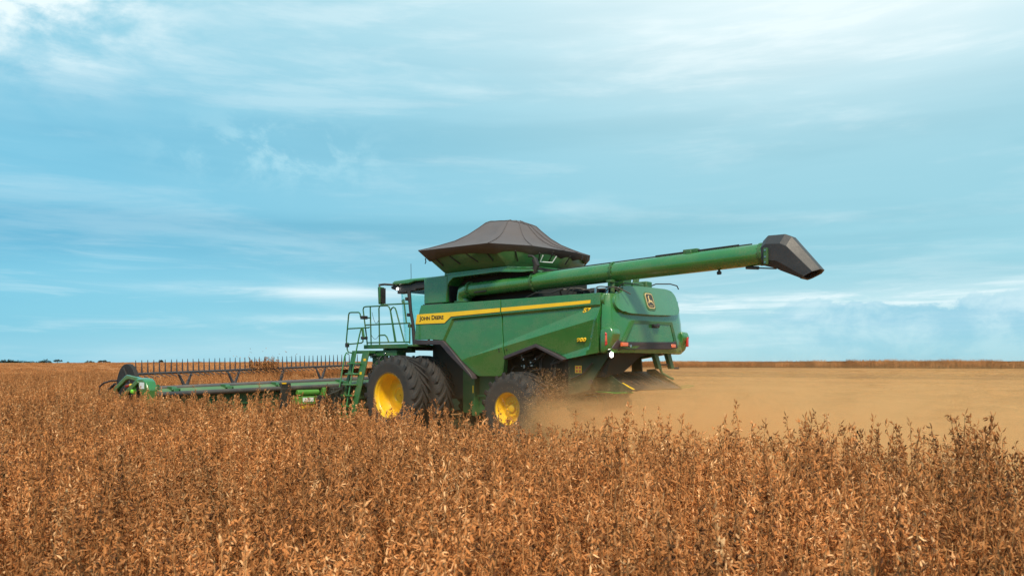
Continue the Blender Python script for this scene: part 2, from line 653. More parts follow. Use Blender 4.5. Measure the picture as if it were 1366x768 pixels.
def plant(raw, org, h, detail=1.0, big=1.0):
    lean = Vector((random.gauss(0, 0.09), random.gauss(0, 0.09), 0))
    def at(t):
        return org + Vector((lean.x * h * t * t, lean.y * h * t * t, h * t))
    stems = [(lambda t: at(t), 1.0, 0.22)]
    raw.stick([at(0), at(0.35), at(0.7), at(1.0)], 0.0042 * big, 0.0018 * big)
    for _ in range(random.randint(2, 4)):
        t0 = rv(0.15, 0.5)
        ang = rv(0, 6.283)
        out = rv(0.10, 0.20)
        top = rv(0.68, 0.98)
        b0 = at(t0)
        b1 = b0 + Vector((math.cos(ang) * out, math.sin(ang) * out, h * (top - t0)))
        mid = (b0 + b1) / 2 + Vector((math.cos(ang) * out * 0.25, math.sin(ang) * out * 0.25, -0.02))
        raw.stick([b0, mid, b1], 0.003 * big, 0.0014 * big)
        stems.append((lambda t, p=b0, q=mid, r=b1: p * (1 - t) ** 2 + q * 2 * t * (1 - t) + r * t * t, (b1 - b0).length, 0.25))
    for fn, ln, t0 in stems:
        k = max(3, int(ln / 0.034 * detail))
        for j in range(k):
            t = t0 + (1.0 - t0) * ((j + rv(0, 0.9)) / k) ** 0.85
            p = fn(min(t, 1.0))
            for _ in range(random.choice((2, 3, 3, 4, 4, 5))):
                a = rv(0, 6.283)
                el = (rv(-1.35, -0.25) if random.random() < 0.6 else rv(-0.2, 1.1)) if t < 0.96 else rv(-0.9, 1.3)
                d = Vector((math.cos(a) * math.cos(el), math.sin(a) * math.cos(el), math.sin(el)))
                raw.pod(p + d * 0.006, d, rv(0.022, 0.040) * (0.8 + 0.2 * big), rv(0.0040, 0.0062) * big, rv(-0.35, 0.35))
    if random.random() < 0.5:
        p = at(rv(0.3, 0.8))
        a = rv(0, 6.283)
        raw.bar(p, p + Vector((math.cos(a) * 0.22, math.sin(a) * 0.22, rv(-0.1, 0.1))), 0.0016 * big, 1)


def library(meshes):
    c = bpy.data.collections.new('sources')
    for i, me in enumerate(meshes):
        o = bpy.data.objects.new('%s_%02d' % (me.name.split('.')[0], i), me)
        c.objects.link(o)
    return c


def scatter(name, coll, pts, rots, scls, label, cat):
    """one object whose points carry a copy of one of the plants in coll"""
    me = bpy.data.meshes.new(name)
    me.from_pydata([tuple(p) for p in pts], [], [])
    k = len(pts)
    a = me.attributes.new('rot', 'FLOAT_VECTOR', 'POINT')
    a.data.foreach_set('vector', np.asarray(rots, np.float32).ravel())
    a = me.attributes.new('scl', 'FLOAT_VECTOR', 'POINT')
    a.data.foreach_set('vector', np.asarray(scls, np.float32).ravel())
    a = me.attributes.new('pick', 'INT', 'POINT')
    a.data.foreach_set('value', rng.integers(0, len(coll.objects), k).astype(np.int32))
    o = bpy.data.objects.new(name, me)
    COL.objects.link(o)
    t = bpy.data.node_groups.new(name, 'GeometryNodeTree')
    t.interface.new_socket('Geometry', in_out='INPUT', socket_type='NodeSocketGeometry')
    t.interface.new_socket('Geometry', in_out='OUTPUT', socket_type='NodeSocketGeometry')
    gi = t.nodes.new('NodeGroupInput')
    go = t.nodes.new('NodeGroupOutput')
    ip = t.nodes.new('GeometryNodeInstanceOnPoints')
    ci = t.nodes.new('GeometryNodeCollectionInfo')
    ci.inputs['Collection'].default_value = coll
    ci.inputs['Separate Children'].default_value = True
    ci.inputs['Reset Children'].default_value = True
    ip.inputs['Pick Instance'].default_value = True

    def attr(nm, ty):
        q = t.nodes.new('GeometryNodeInputNamedAttribute')
        q.data_type = ty
        q.inputs[0].default_value = nm
        return q.outputs[0]
    t.links.new(gi.outputs[0], ip.inputs['Points'])
    t.links.new(ci.outputs[0], ip.inputs['Instance'])
    t.links.new(attr('pick', 'INT'), ip.inputs['Instance Index'])
    e2r = t.nodes.new('FunctionNodeEulerToRotation')
    t.links.new(attr('rot', 'FLOAT_VECTOR'), e2r.inputs[0])
    t.links.new(e2r.outputs[0], ip.inputs['Rotation'])
    t.links.new(attr('scl', 'FLOAT_VECTOR'), ip.inputs['Scale'])
    t.links.new(ip.outputs[0], go.inputs[0])
    md = o.modifiers.new('scatter', 'NODES')
    md.node_group = t
    o['kind'] = 'stuff'
    o['label'] = label
    o['category'] = cat
    return o


VX, VY = np.array((0.669, -0.743)), np.array((-0.743, -0.669))      # forward and right of the view


def depth_side(x, y):
    dx, dy = x - CAM.x, y - CAM.y
    return dx * VX[0] + dy * VX[1], dx * VY[0] + dy * VY[1]


def field(d0, d1, per_m2, where, margin=3.0):
    """random points between two depths from the lane where the photograph was taken"""
    w = 0.74 * d1 + margin
    k = int((d1 - d0) * 2 * w * per_m2)
    d = rng.uniform(d0, d1, k)
    s = rng.uniform(-w, w, k)
    keep = np.abs(s) < 0.74 * d + margin
    d, s = d[keep], s[keep]
    x = CAM.x + d * VX[0] + s * VY[0]
    y = CAM.y + d * VX[1] + s * VY[1]
    keep = where(x, y)
    return x[keep], y[keep]


def uncut(x, y):
    return (y > CROP_EDGE) | ((x > HEAD_EDGE) & (y > -7.7)) | (x > 60)


def build_crop():
    near = []
    for i in range(12):
        r = Raw()
        plant(r, Vector((0, 0, 0)), rv(0.88, 1.02))
        near.append(r.mesh('soybean_plant', [CROPM, STEMM, LEAFM]))
    near = library(near)
    patch = []
    for i in range(5):
        r = Raw()
        for _ in range(26):
            plant(r, Vector((rv(-0.9, 0.9), rv(-0.9, 0.9), 0)), rv(0.80, 1.05), 0.42, 1.9)
        patch.append(r.mesh('soybean_patch', [CROPM, STEMM, LEAFM]))
    patch = library(patch)
    P, RT, SC = [], [], []
    for d0, d1, q in ((0.9, 9, 38), (9, 20, 30), (20, 42, 16)):
        x, y = field(d0, d1, q, uncut)
        if d0 < 1:
            dd = np.hypot(x - CAM.x, y - CAM.y)
            x, y = x[dd > 1.1], y[dd > 1.1]
        y = np.round(y / 0.5) * 0.5 + rng.normal(0, 0.11, len(y))
        k = len(x)
        gz = ground_z(y)
        P.append(np.stack([x, y, gz], 1))
        RT.append(np.stack([rng.normal(0, 0.10, k), rng.normal(0, 0.10, k), rng.uniform(0, 6.28, k)], 1))
        ht = 1.27 + 0.07 * np.sin(x * 0.7 + np.sin(y * 0.45) * 2) + 0.05 * np.sin(x * 2.3 + 1.7 * np.sin(y * 1.9)) + rng.normal(0, 0.085, k) + np.interp(x, (-14.6, -12.6), (0.13, 0.0))
        ht *= np.interp(depth_side(x, y)[0], (1.0, 3.0, 4.6), (0.80, 0.87, 1.03))
        w = rng.uniform(0.85, 1.1, k)
        SC.append(np.stack([w, w, ht], 1))
    scatter('soybean_crop', near, np.concatenate(P), np.concatenate(RT), np.concatenate(SC),
            'ripe brown soybean plants filling the foreground and the left of the field', 'crop')
    # farther crop, planted as patches, with a closed canopy underneath
    P = []
    x, y = field(42, 90, 0.75, uncut)
    P.append(np.stack([x, y, ground_z(y)], 1))
    x, y = field(90, 260, 0.16, uncut)
    P.append(np.stack([x, y, ground_z(y)], 1))
    P = np.concatenate(P)
    k = len(P)
    RT = np.stack([np.zeros(k), np.zeros(k), rng.uniform(0, 6.28, k)], 1)
    h = rng.uniform(1.02, 1.25, k)
    SC = np.stack([rng.uniform(1, 1.25, k)] * 2 + [h], 1)
    scatter('distant_soybean_crop', patch, P, RT, SC, 'uncut soybean crop running to the horizon behind the header', 'crop')
    # the far uncut strip on the rise behind the stubble
    X, Y = [], []
    for row in range(4):
        q = np.arange(-90, 420, 0.9 + row * 0.3)
        X.append(q + rng.uniform(-0.4, 0.4, len(q)))
        Y.append(-94 - row * 2.0 + rng.uniform(-0.5, 0.5, len(q)) - 1.2 * np.sin(q * 0.03))
    x, y = np.concatenate(X), np.concatenate(Y)
    d, s_ = depth_side(x, y)
    kk = (d > 20) & (np.abs(s_) < 0.78 * d + 6)
    x, y = x[kk], y[kk]
    k = len(x)
    P = np.stack([x, y, ground_z(y)], 1)
    RT = np.stack([np.zeros(k), np.zeros(k), rng.uniform(0, 6.28, k)], 1)
    SC = np.stack([rng.uniform(0.9, 1.2, k)] * 2 + [rng.uniform(0.8, 1.2, k) + 0.14 * np.sin(x * 0.11) * np.sin(x * 0.043 + 1)], 1)
    scatter('uncut_soybean_strip', patch, P, RT, SC, 'long uncut brown soybean strip along the horizon beyond the stubble', 'crop')

    # canopy sheets: the closed mass of stalks under the visible tops
    m = bpy.data.materials.new('crop_canopy')
    m.use_nodes = True
    n = N(m.node_tree)
    b = n.n['Principled BSDF']
    b.inputs['Roughness'].default_value = 0.95
    b.inputs['Specular IOR Level'].default_value = 0.05
    tc = n.new('ShaderNodeTexCoord')
    f = n.noise(tc.outputs['Object'], 5.0, 6, 0.75)
    n.l.new(n.ramp(f, [(0.32, (0.12, 0.045, 0.017)), (0.5, (0.40, 0.17, 0.065)), (0.68, (0.60, 0.31, 0.14))]), b.inputs['Base Color'])
    bm = bmesh.new()

    def sheet(x0, x1, y0, y1, nx, ny, top, lip=None):
        xs = np.linspace(x0, x1, nx)
        ysx = np.linspace(y0, y1, ny)
        g = []
        for yy in ysx:
            row = []
            for xx in xs:
                row.append(bm.verts.new((xx, yy, float(ground_z(yy)) + top + rng.uniform(-0.07, 0.07))))
            g.append(row)
        for i in range(ny - 1):
            for j in range(nx - 1):
                bm.faces.new((g[i][j], g[i][j + 1], g[i + 1][j + 1], g[i + 1][j]))
    sheet(42, 62, -6.5, 200, 30, 140, 0.88)
    sheet(62, 260, -99, 200, 130, 160, 0.90)
    sheet(260, 4500, -99, 3800, 60, 60, 1.08)
    sheet(-100, 4500, -3500, -100, 200, 40, 0.95)
    me = bpy.data.meshes.new('crop_canopy')
    bm.to_mesh(me)
    bm.free()
    me.materials.append(m)
    o = bpy.data.objects.new('crop_canopy', me)
    COL.objects.link(o)
    o['kind'] = 'stuff'
    o['label'] = 'closed brown canopy of far soybean crop up to the horizon'
    o['category'] = 'crop'

    # litter and low stalks on the harvested ground
    tufts = []
    for i in range(6):
        r = Raw()
        for _ in range(16):
            p = Vector((rv(-0.45, 0.45), rv(-0.10, 0.10), 0))
            r.bar(p, p + Vector((rv(-0.03, 0.03), rv(-0.03, 0.03), rv(0.04, 0.11))), 0.0035)
        for _ in range(34):
            p = Vector((rv(-0.55, 0.55), rv(-0.3, 0.3), rv(0.01, 0.05)))
            a = rv(0, 6.283)
            L = rv(0.05, 0.18)
            r.bar(p, p + Vector((math.cos(a) * L, math.sin(a) * L, rv(-0.03, 0.04))), rv(0.002, 0.006))
        tufts.append(r.mesh('stubble_tuft', [STRAWM]))
    tufts = library(tufts)
    P = []
    for d0, d1, q in ((5, 22, 4.5), (22, 45, 2.2), (45, 85, 0.6)):
        x, y = field(d0, d1, q, lambda a, b: (b < CROP_EDGE - 0.2) & ((a < 4) | (b < -7.9)))
        y = np.where(y < 6.5, np.round(y / 0.5) * 0.5 + rng.normal(0, 0.04, len(y)), y)
        P.append(np.stack([x, y, ground_z(y)], 1))
    P = np.concatenate(P)
    k = len(P)
    RT = np.stack([np.zeros(k), np.zeros(k), rng.normal(0, 0.15, k) + math.pi * rng.integers(0, 2, k)], 1)
    SC = np.stack([rng.uniform(0.8, 1.3, k)] * 3, 1)
    scatter('stubble_litter', tufts, P, RT, SC, 'short pale straw and cut stalks on the harvested ground', 'stubble')


build_crop()


# ================================================================== TREES ON THE HORIZON
def crown_mat():
    m = bpy.data.materials.new('tree_leaves')
    m.use_nodes = True
    n = N(m.node_tree)
    b = n.n['Principled BSDF']
    b.inputs['Roughness'].default_value = 0.8
    ge = n.new('ShaderNodeNewGeometry')
    n.l.new(n.ramp(ge.outputs['Random Per Island'], [(0.0, (0.012, 0.030, 0.022)), (0.6, (0.030, 0.055, 0.038)), (1.0, (0.055, 0.08, 0.05))]), b.inputs['Base Color'])
    return m


CROWNM = crown_mat()
BARKM = mat('tree_bark', (0.045, 0.035, 0.028), 0.9)


def tree(px, dist, width, height, kind, label):
    """a far tree on the bearing px (metres right per metre of depth), dist away"""
    x = CAM.x + dist * VX[0] + px * dist * VY[0]
    y = CAM.y + dist * VX[1] + px * dist * VY[1]
    t = thing('field_tree', label, 'tree', (x, y, 0), 'trees on the far left horizon')
    r = Raw()
    lobes = []
    nl = max(4, int(width / 1.6))
    for i in range(nl):
        u = (i + 0.5) / nl * 2 - 1
        hh = height * (1 - 0.35 * u * u) * rv(0.82, 1.0)
        lobes.append((u * width * 0.5, rv(-1, 1) * width * 0.2, hh, rv(0.8, 1.2)))
    for lx, ly, lh, k in lobes:
        rad = width / nl * 0.85 * k
        z0 = height * (0.62 if kind == 'umbrella' else 0.28)
        for _ in range(150):
            a = rv(0, 6.283)
            q = math.sqrt(random.random()) * rad
            zz = z0 + (lh - z0) * (random.random() ** 0.7) * math.sqrt(max(0.0, 1 - (q / rad) ** 2 * 0.75))
            p = Vector((lx + math.cos(a) * q, ly + math.sin(a) * q, zz))
            d = Vector((rv(-1, 1), rv(-1, 1), rv(-0.5, 0.8))).normalized()
            r.leaf(p, d, rv(0.35, 0.9), rv(0.18, 0.36), 0)
    # the crown faces the lane: turn its long side across the view
    me = r.mesh('crown', [CROWNM])
    o = bpy.data.objects.new('crown', me)
    COL.objects.link(o)
    o.parent = t
    o.rotation_euler.z = R(222)
    tr = MB()
    tr.tube([(0, 0, 0), (0.1, 0, height * 0.35), (0.0, 0.1, height * 0.7)], [0.35, 0.26, 0.12], 7)
    for lx, ly, lh, k in lobes:
        tr.tube([(0, 0, height * 0.3), (lx * 0.5, ly * 0.5, height * 0.45), (lx * 0.9, ly * 0.9, lh * 0.8)], [0.16, 0.12, 0.05], 5)
    q = tr.build('trunk', BARKM, t)
    q.rotation_euler.z = R(222)


D = 620
for px, w, h, kind, lab in (
        (5, 14, 8.4, 'round', 'dark bushy tree cut by the left frame edge on the horizon'),
        (14, 9, 7.6, 'round', 'dark tree leaning on the bushy one at the left frame edge'),
        (21, 8, 6.2, 'round', 'low dark tree filling the gap before the longest tree of the left row'),
        (27, 11, 6.8, 'round', 'longest low dark tree in the merged row at the left frame edge'),
        (35, 8, 5.6, 'round', 'very low dark tree between the long one and the small one'),
        (54, 8, 6.4, 'round', 'dark tree touching the left side of the dense one'),
        (43, 8, 6.0, 'round', 'small low dark tree halfway between the left edge tree and the flat topped one'),
        (62, 10, 7.8, 'round', 'dense dark tree just left of the thin flat topped tree'),
        (77, 6, 8.0, 'umbrella', 'thin flat topped tree with sky under its crown on the horizon'),
        (91, 5, 4.9, 'round', 'tiny low tree alone right of the flat topped one'),
        (120, 8, 6.6, 'round', 'rounded dark tree first of the pair left of the reel end disc'),
        (138, 9, 6.6, 'umbrella', 'wide tree with open underside just left of the reel end disc'),
        (209, 6, 5.6, 'round', 'low tree seen between the reel tines nearest the end disc'),
        (215, 3.5, 7.0, 'umbrella', 'slim tree poking highest between the reel tines'),
        (263, 9, 5.8, 'round', 'broad low tree seen between the reel tines farther right')):
    tree((px - 683) / 1000, D + rv(-20, 20), w * 1.0, h * 0.76, kind, lab)

# ================================================================== COMBINE HARVESTER
H = thing('combine_harvester', 'green and yellow combine harvester cutting soybeans with its wide header and folded unloading pipe', 'combine harvester')


def bisect(bm, p, q):
    """cut along the vertical plane through two (x,z) points"""
    d = Vector((q[0] - p[0], 0, q[1] - p[1])).normalized()
    no = Vector((-d.z, 0, d.x))
    bmesh.ops.bisect_plane(bm, geom=bm.verts[:] + bm.edges[:] + bm.faces[:], plane_co=(p[0], 0, p[1]), plane_no=no, dist=1e-5)


def below(p, q, x, z):
    """signed distance below the line p-q, q lying towards the rear (smaller x)"""
    dx, dz = q[0] - p[0], q[1] - p[1]
    L = math.hypot(dx, dz)
    return ((x - p[0]) * dz - (z - p[1]) * dx) / L * (1 if dx > 0 else -1) * -1 if False else ((p[1] + (x - p[0]) * dz / dx) - z) * abs(dx) / L


APEX, L1E, L2E = (-2.08, 2.01), (-5.51, 2.98), (-5.30, 2.66)
L0A, L0B = (-1.50, 2.965), (-5.71, 3.075)
L3A, L3B, L4B = (-5.02, 2.06), (-5.63, 2.21), (-5.80, 2.64)


def relief(x, z):
    """how far the pressed side panel stands out at (x,z)"""
    y = 0.0
    s0 = below(L0A, L0B, x, z)
    sl = -(x + 1.22) * 0.85 - (z - 2.50) * 0.5 if z < 2.965 else 1
    sl = ((-1.19 - x) * 0.87 - (2.48 - z) * -0.5)
    sl = (-1.19 - x) * 0.842 + (2.48 - z) * -0.54 * -1
    sl = (-1.19 - x) * 0.842 - (z - 2.48) * 0.543
    rec = min(0.045, 0.9 * max(0.0, min(s0, sl)))
    y -= rec
    if x < APEX[0] + 0.4:
        s1 = below(APEX, L1E, x, z)
        s2 = below(APEX, L2E, x, z)
        if x < APEX[0]:
            y += 0.30 * max(0.0, s1)
            y -= 0.52 * max(0.0, s2)
        else:
            y -= 0.22 * max(0.0, min(s1, s2))
    s3 = below(L3A, L3B, x, z)
    dx, dz = L4B[0] - L3B[0], L4B[1] - L3B[1]
    L = math.hypot(dx, dz)
    s4 = ((x - L3B[0]) * dz - (z - L3B[1]) * dx) / L * -1
    k = max(s3 if x < L3A[0] + 0.02 else -1, s4 if z > L3B[1] - 0.2 else -1)
    y += min(0.06, 0.8 * max(0.0, k))
    return y


def side_panel(outline, cuts, sgn, name):
    bm = bmesh.new()
    bm.faces.new([bm.verts.new((x, 0, z)) for x, z in outline])
    for p, q in cuts:
        bisect(bm, p, q)
    bmesh.ops.triangulate(bm, faces=[f for f in bm.faces if len(f.verts) > 4])
    for v in bm.verts:
        v.co.y = 1.55 + relief(v.co.x, v.co.z)
    # fold the rim back so the panel has body
    bmesh.ops.recalc_face_normals(bm, faces=bm.faces)
    edge = [e for e in bm.edges if len(e.link_faces) == 1]
    r = bmesh.ops.extrude_edge_only(bm, edges=edge)
    for v in r['geom']:
        if isinstance(v, bmesh.types.BMVert):
            v.co.y -= 0.13
    mb = MB()
    mb.b.free()
    mb.b = bm
    return mb.build(name, GREEN, H, mirror=sgn < 0, angle=9, bevel=0.006)


FP = [(-0.33, 3.35), (-3.125, 3.335), (-3.15, 2.58), (-3.205, 2.02), (-3.10, 1.66), (-3.00, 1.55), (-2.27, 1.54), (-2.16, 1.60), (-1.46, 2.20), (-1.17, 2.43), (-0.63, 2.465), (-0.08, 2.47), (-0.13, 2.87)]
RP = [(-3.155, 3.335), (-5.98, 3.32), (-5.955, 2.67), (-5.90, 2.075), (-5.04, 1.945), (-4.78, 2.06), (-4.20, 2.29), (-3.235, 2.02), (-3.18, 2.58)]


def off(p, q, d):
    dx, dz = q[0] - p[0], q[1] - p[1]
    L = math.hypot(dx, dz)
    return (p[0] + dz / L * d, p[1] - dx / L * d), (q[0] + dz / L * d, q[1] - dx / L * d)


CUTF = [(L0A, L0B), ((-1.50, 2.915), (-5.71, 3.025)), ((-1.19, 2.48), (-1.502, 2.965)), ((-1.25, 2.48), (-1.562, 2.965)), (APEX, L1E), (APEX, L2E), ((-2.08, 0), (-2.08, 5))]
CUTR = [(L0A, L0B), ((-1.50, 2.915), (-5.71, 3.025)), (APEX, L1E), (APEX, L2E), (L3A, L3B), ((-5.02, 1.985), (-5.63, 2.135)), (L3B, L4B), ((-5.70, 2.21), (-5.87, 2.64)), (L3B, (-5.75, 1.9))]
STRIPE = [(-0.175, 3.12), (-0.115, 2.872), (-1.22, 2.862), (-1.46, 3.015), (-5.74, 3.115), (-5.75, 3.185), (-1.5, 3.125)]
for sg in (1, -1):
    f = side_panel(FP, CUTF, sg, 'side_panel')
    r = side_panel(RP, CUTR, sg, 'rear_side_panel')
    # the yellow band, split at the seam
    a = MB().prism([(-0.175, 3.12), (-0.115, 2.872), (-1.22, 2.862), (-1.46, 3.015), (-3.118, 3.053), (-3.118, 3.145), (-1.5, 3.125)], 'y', 1.548, 1.5545)
    a.build('yellow_stripe', DECALY, f, mirror=sg < 0)
    a = MB().prism([(-3.162, 3.054), (-5.72, 3.113), (-5.73, 3.183), (-3.162, 3.1455)], 'y', 1.548, 1.5545)
    a.build('yellow_stripe', DECALY, r, mirror=sg < 0)
    # black line under the band, and the dark wheel arch lips
    a = MB().prism([(-0.112, 2.870), (-0.108, 2.852), (-1.23, 2.842), (-1.47, 2.995), (-3.118, 3.035), (-3.118, 3.051), (-1.46, 3.0135), (-1.22, 2.860)], 'y', 1.547, 1.5525)
    a.build('stripe_edge', INK, f, mirror=sg < 0)
    a = MB().prism([(-0.08, 2.465), (-1.165, 2.425), (-1.455, 2.195), (-2.155, 1.59), (-2.22, 1.47), (-1.36, 2.08), (-1.07, 2.32), (-0.08, 2.335)], 'y', 1.38, 1.565)
    a.build('wheel_arch_trim', TRIM, f, mirror=sg < 0, bevel=0.012)
    a = MB().prism([(-3.235, 2.015), (-4.20, 2.285), (-4.78, 2.055), (-5.04, 1.94), (-4.98, 1.90), (-4.76, 1.985), (-4.22, 2.205), (-3.25, 1.935)], 'y', 1.38, 1.565)
    a.build('wheel_arch_trim', TRIM, r, mirror=sg < 0, bevel=0.012)
    for px, pz in ((-3.06, 2.13), (-3.30, 2.17), (-3.06, 2.19)):
        a = MB()
        a.lathe([(0, 0.018), (0.012, 0.018), (0.014, 0.012)], (px, 1.545 + relief(px, pz), pz), 'y', 12)
        a.build('latch', BLACK, f if px > -3.1 else r, mirror=sg < 0)
    if sg > 0:
        letters('John Deere', 'lettering', INK, f, (-0.27, 1.5545, 2.925), (-1, 0, 0), (0, 0, 1), 0.92, 0.150, 0.003, 0.026, 0, 1)
        letters('S7', 'lettering', DECALY, r, (-5.50, 1.55 + relief(-5.6, 2.98), 2.915), (-1, 0, 0), (0, 0, 1), 0.22, 0.11, 0.012, 0.05, 0.25)
        letters('900', 'lettering', DECALY, r, (-5.34, 1.55 + relief(-5.45, 2.35) + 0.004, 2.305), (-1, 0, 0), (0, 0, 1), 0.25, 0.09, 0.012, 0.045, 0.25)
    else:
        letters('John Deere', 'lettering', INK, f, (-1.15, -1.5545, 2.925), (1, 0, 0), (0, 0, 1), 0.92, 0.150, 0.003, 0.026, 0, 1)

# ---- chassis and the dark inside
c = MB()
c.box(-2.95, -0.15, -0.98, 0.98, 0.95, 3.28)
c.box(-4.9, -2.95, -0.97, 0.97, 1.15, 3.25)
c.box(-5.95, -4.9, -1.05, 1.05, 2.14, 3.25)
c.box(-4.9, -0.3, -1.45, 1.45, 2.55, 3.28)
c.build('chassis', DARK, H)
c = MB()
for sg in (1, -1):
    c.box(-2.85, -1.952, 0.99 * sg, 1.06 * sg, 0.62, 1.75)
    c.box(-1.95, -1.86, 0.99 * sg, 1.22 * sg, 0.55, 1.80)
    c.box(-2.85, -1.952, 1.063 * sg, 1.12 * sg, 1.02, 1.07)
    c.box(-1.858, -1.35, 0.99 * sg, 1.03 * sg, 0.60, 1.80)
c.split('lower_frame', GREEN2, H, bevel=0.006)
c = MB()
c.box(-1.925, -1.885, 1.221, 1.225, 1.12, 1.30)
c.split('warning_decal', DECALY, H)
# hoses and pipes in the wheel bay
c = MB()
random.seed(21)
for i in range(16):
    x0, z0 = rv(-4.7, -3.2), rv(1.5, 2.1)
    c.hose([(x0, 1.0, z0), (x0 + rv(-0.3, 0.3), 1.2, z0 + rv(-0.25, 0.1)), (x0 + rv(-0.5, 0.5), 1.10, z0 + rv(-0.5, 0.15))], rv(0.010, 0.022), 6)
c.split('hydraulic_hose', TUBE, H)
c = MB()
for i in range(9):
    x0, z0 = rv(-4.2, -3.4), rv(1.72, 2.12)
    c.box(x0, x0 + rv(0.03, 0.07), 1.0, 1.16 + rv(0, .1), z0, z0 + rv(0.03, 0.10))
c.split('fitting', CHROME, H, bevel=0.006)

# ---- rear hood
c = MB()
hood = [  # (x, half width, z)
    ((-5.995, 1.550), (-6.10, 1.535), (-6.21, 1.45), (-6.27, 1.25), (-6.30, 0.70), (-6.315, 0.0)),
]


def hood_ring(z, dx=0.0, kw=1.0):
    h = [(x + dx * (1 if i else 0), y * kw) for i, (x, y) in enumerate(hood[0])]
    pts = [(x, y, z) for x, y in h] + [(x, -y, z) for x, y in h[-2::-1]]
    return pts


rings = [hood_ring(z, dx, kw) for z, dx, kw in ((2.07, 0.02, 1.0), (2.14, 0.0, 1.0), (2.36, 0.0, 1.0), (2.78, 0.03, 0.995), (2.92, 0.05, 0.985), (3.31, 0.09, 0.97))]
c.loft(rings, True, True)
hoodo = c.build('rear_hood', GREEN, H, bevel=0.02, angle=40)
# upper smooth cowl with its wings towards the side
c = MB()
cow = [(0.98, 3.50), (0.24, 3.535), (-0.98, 3.56), (-1.21, 3.44), (-1.23, 3.07), (-1.04, 2.955), (0.05, 2.91), (1.00, 2.905), (1.12, 2.945), (1.20, 2.93), (1.36, 3.01), (1.38, 3.18), (1.30, 3.29), (1.02, 3.36)]


def hood_x(y, z=3.1):
    ya = abs(y)
    pr = hood[0]
    for (xa, yb), (xb, yc) in zip(pr, pr[1:]):
        if yc <= ya <= yb:
            t = (yb - ya) / (yb - yc)
            return xa + (xb - xa) * t
    return pr[0][0]


def chaikin(p):
    o = []
    for a, b in zip(p, p[1:] + p[:1]):
        o += [(a[0] * 0.75 + b[0] * 0.25, a[1] * 0.75 + b[1] * 0.25), (a[0] * 0.25 + b[0] * 0.75, a[1] * 0.25 + b[1] * 0.75)]
    return o


cow = chaikin(chaikin([p for q in [[a, ((a[0] + b[0]) / 2, (a[1] + b[1]) / 2)] if math.hypot(a[0] - b[0], a[1] - b[1]) > 0.3 else [a] for a, b in zip(cow, cow[1:] + cow[:1])] for p in q]))
cb = bmesh.new()
cb.faces.new([cb.verts.new((0, y, z)) for y, z in cow])
for yy in (-1.2, -1.1, -0.9, -0.7, -0.35, 0, 0.35, 0.7, 0.9, 1.1, 1.2, 1.28):
    bmesh.ops.bisect_plane(cb, geom=cb.verts[:] + cb.edges[:] + cb.faces[:], plane_co=(0, yy, 0), plane_no=(0, 1, 0), dist=1e-5)
for zz in (3.0, 3.2, 3.4):
    bmesh.ops.bisect_plane(cb, geom=cb.verts[:] + cb.edges[:] + cb.faces[:], plane_co=(0, 0, zz), plane_no=(0, 0, 1), dist=1e-5)
for v in cb.verts:
    v.co.x = hood_x(v.co.y) - 0.045 + max(0.0, v.co.z - 2.92) * 0.30
rr = bmesh.ops.extrude_face_region(cb, geom=cb.faces[:])
for v in rr['geom']:
    if isinstance(v, bmesh.types.BMVert):
        v.co.x += 0.16
c.b.free()
c.b = cb
COWLM = mat('cowl_sheen_green', (0.045, 0.185, 0.066), 0.22, coat=1.0, dirt=0.10)  # body green made paler, with the sky's reflection put into the colour
cowl = c.build('upper_cowl', COWLM, H, bevel=0.014, angle=40)
c = MB()
c.box(-6.05, -4.9, -1.2, 0.95, 3.28, 3.47)
c.build('engine_deck', DARK, H, bevel=0.02)
# round filler shape beside the cowl
c = MB()
c.lathe([(-0.03, 0.14), (0.035, 0.14), (0.05, 0.10)], (-6.02, 1.40, 3.18), 'x', 20)

c.build('cowl_hinge', GREEN, H)
# emblem
c = MB()


def rrect(w, h, r, n=5, top=1.0):
    pts = []
    for cx, cy, a0 in ((w - r, h - r, 0), (-w + r, h - r, 90), (-w + r, -h + r, 180), (w - r, -h + r, 270)):
        for i in range(n + 1):
            a = R(a0 + 90 * i / n)
            pts.append((cx + r * math.cos(a), cy + r * math.sin(a)))
    return pts


EX = hood_x(0.1) - 0.045 + 0.30 * 0.30
EZ = 3.225
TILT = Matrix.Rotation(math.atan(0.30), 3, 'Y')


def on_cowl(y, z, d):
    """point on the leaning cowl, d proud of it"""
    return (hood_x(y) - 0.045 + (z - 2.92) * 0.30 - d, y, z)


def plate(pts, d0, d1, nm, m, par, bev=0.0):
    q = MB()
    q.loft([[on_cowl(y, z, d0) for y, z in pts], [on_cowl(y, z, d1) for y, z in pts]])
    return q.build(nm, m, par, bevel=bev)


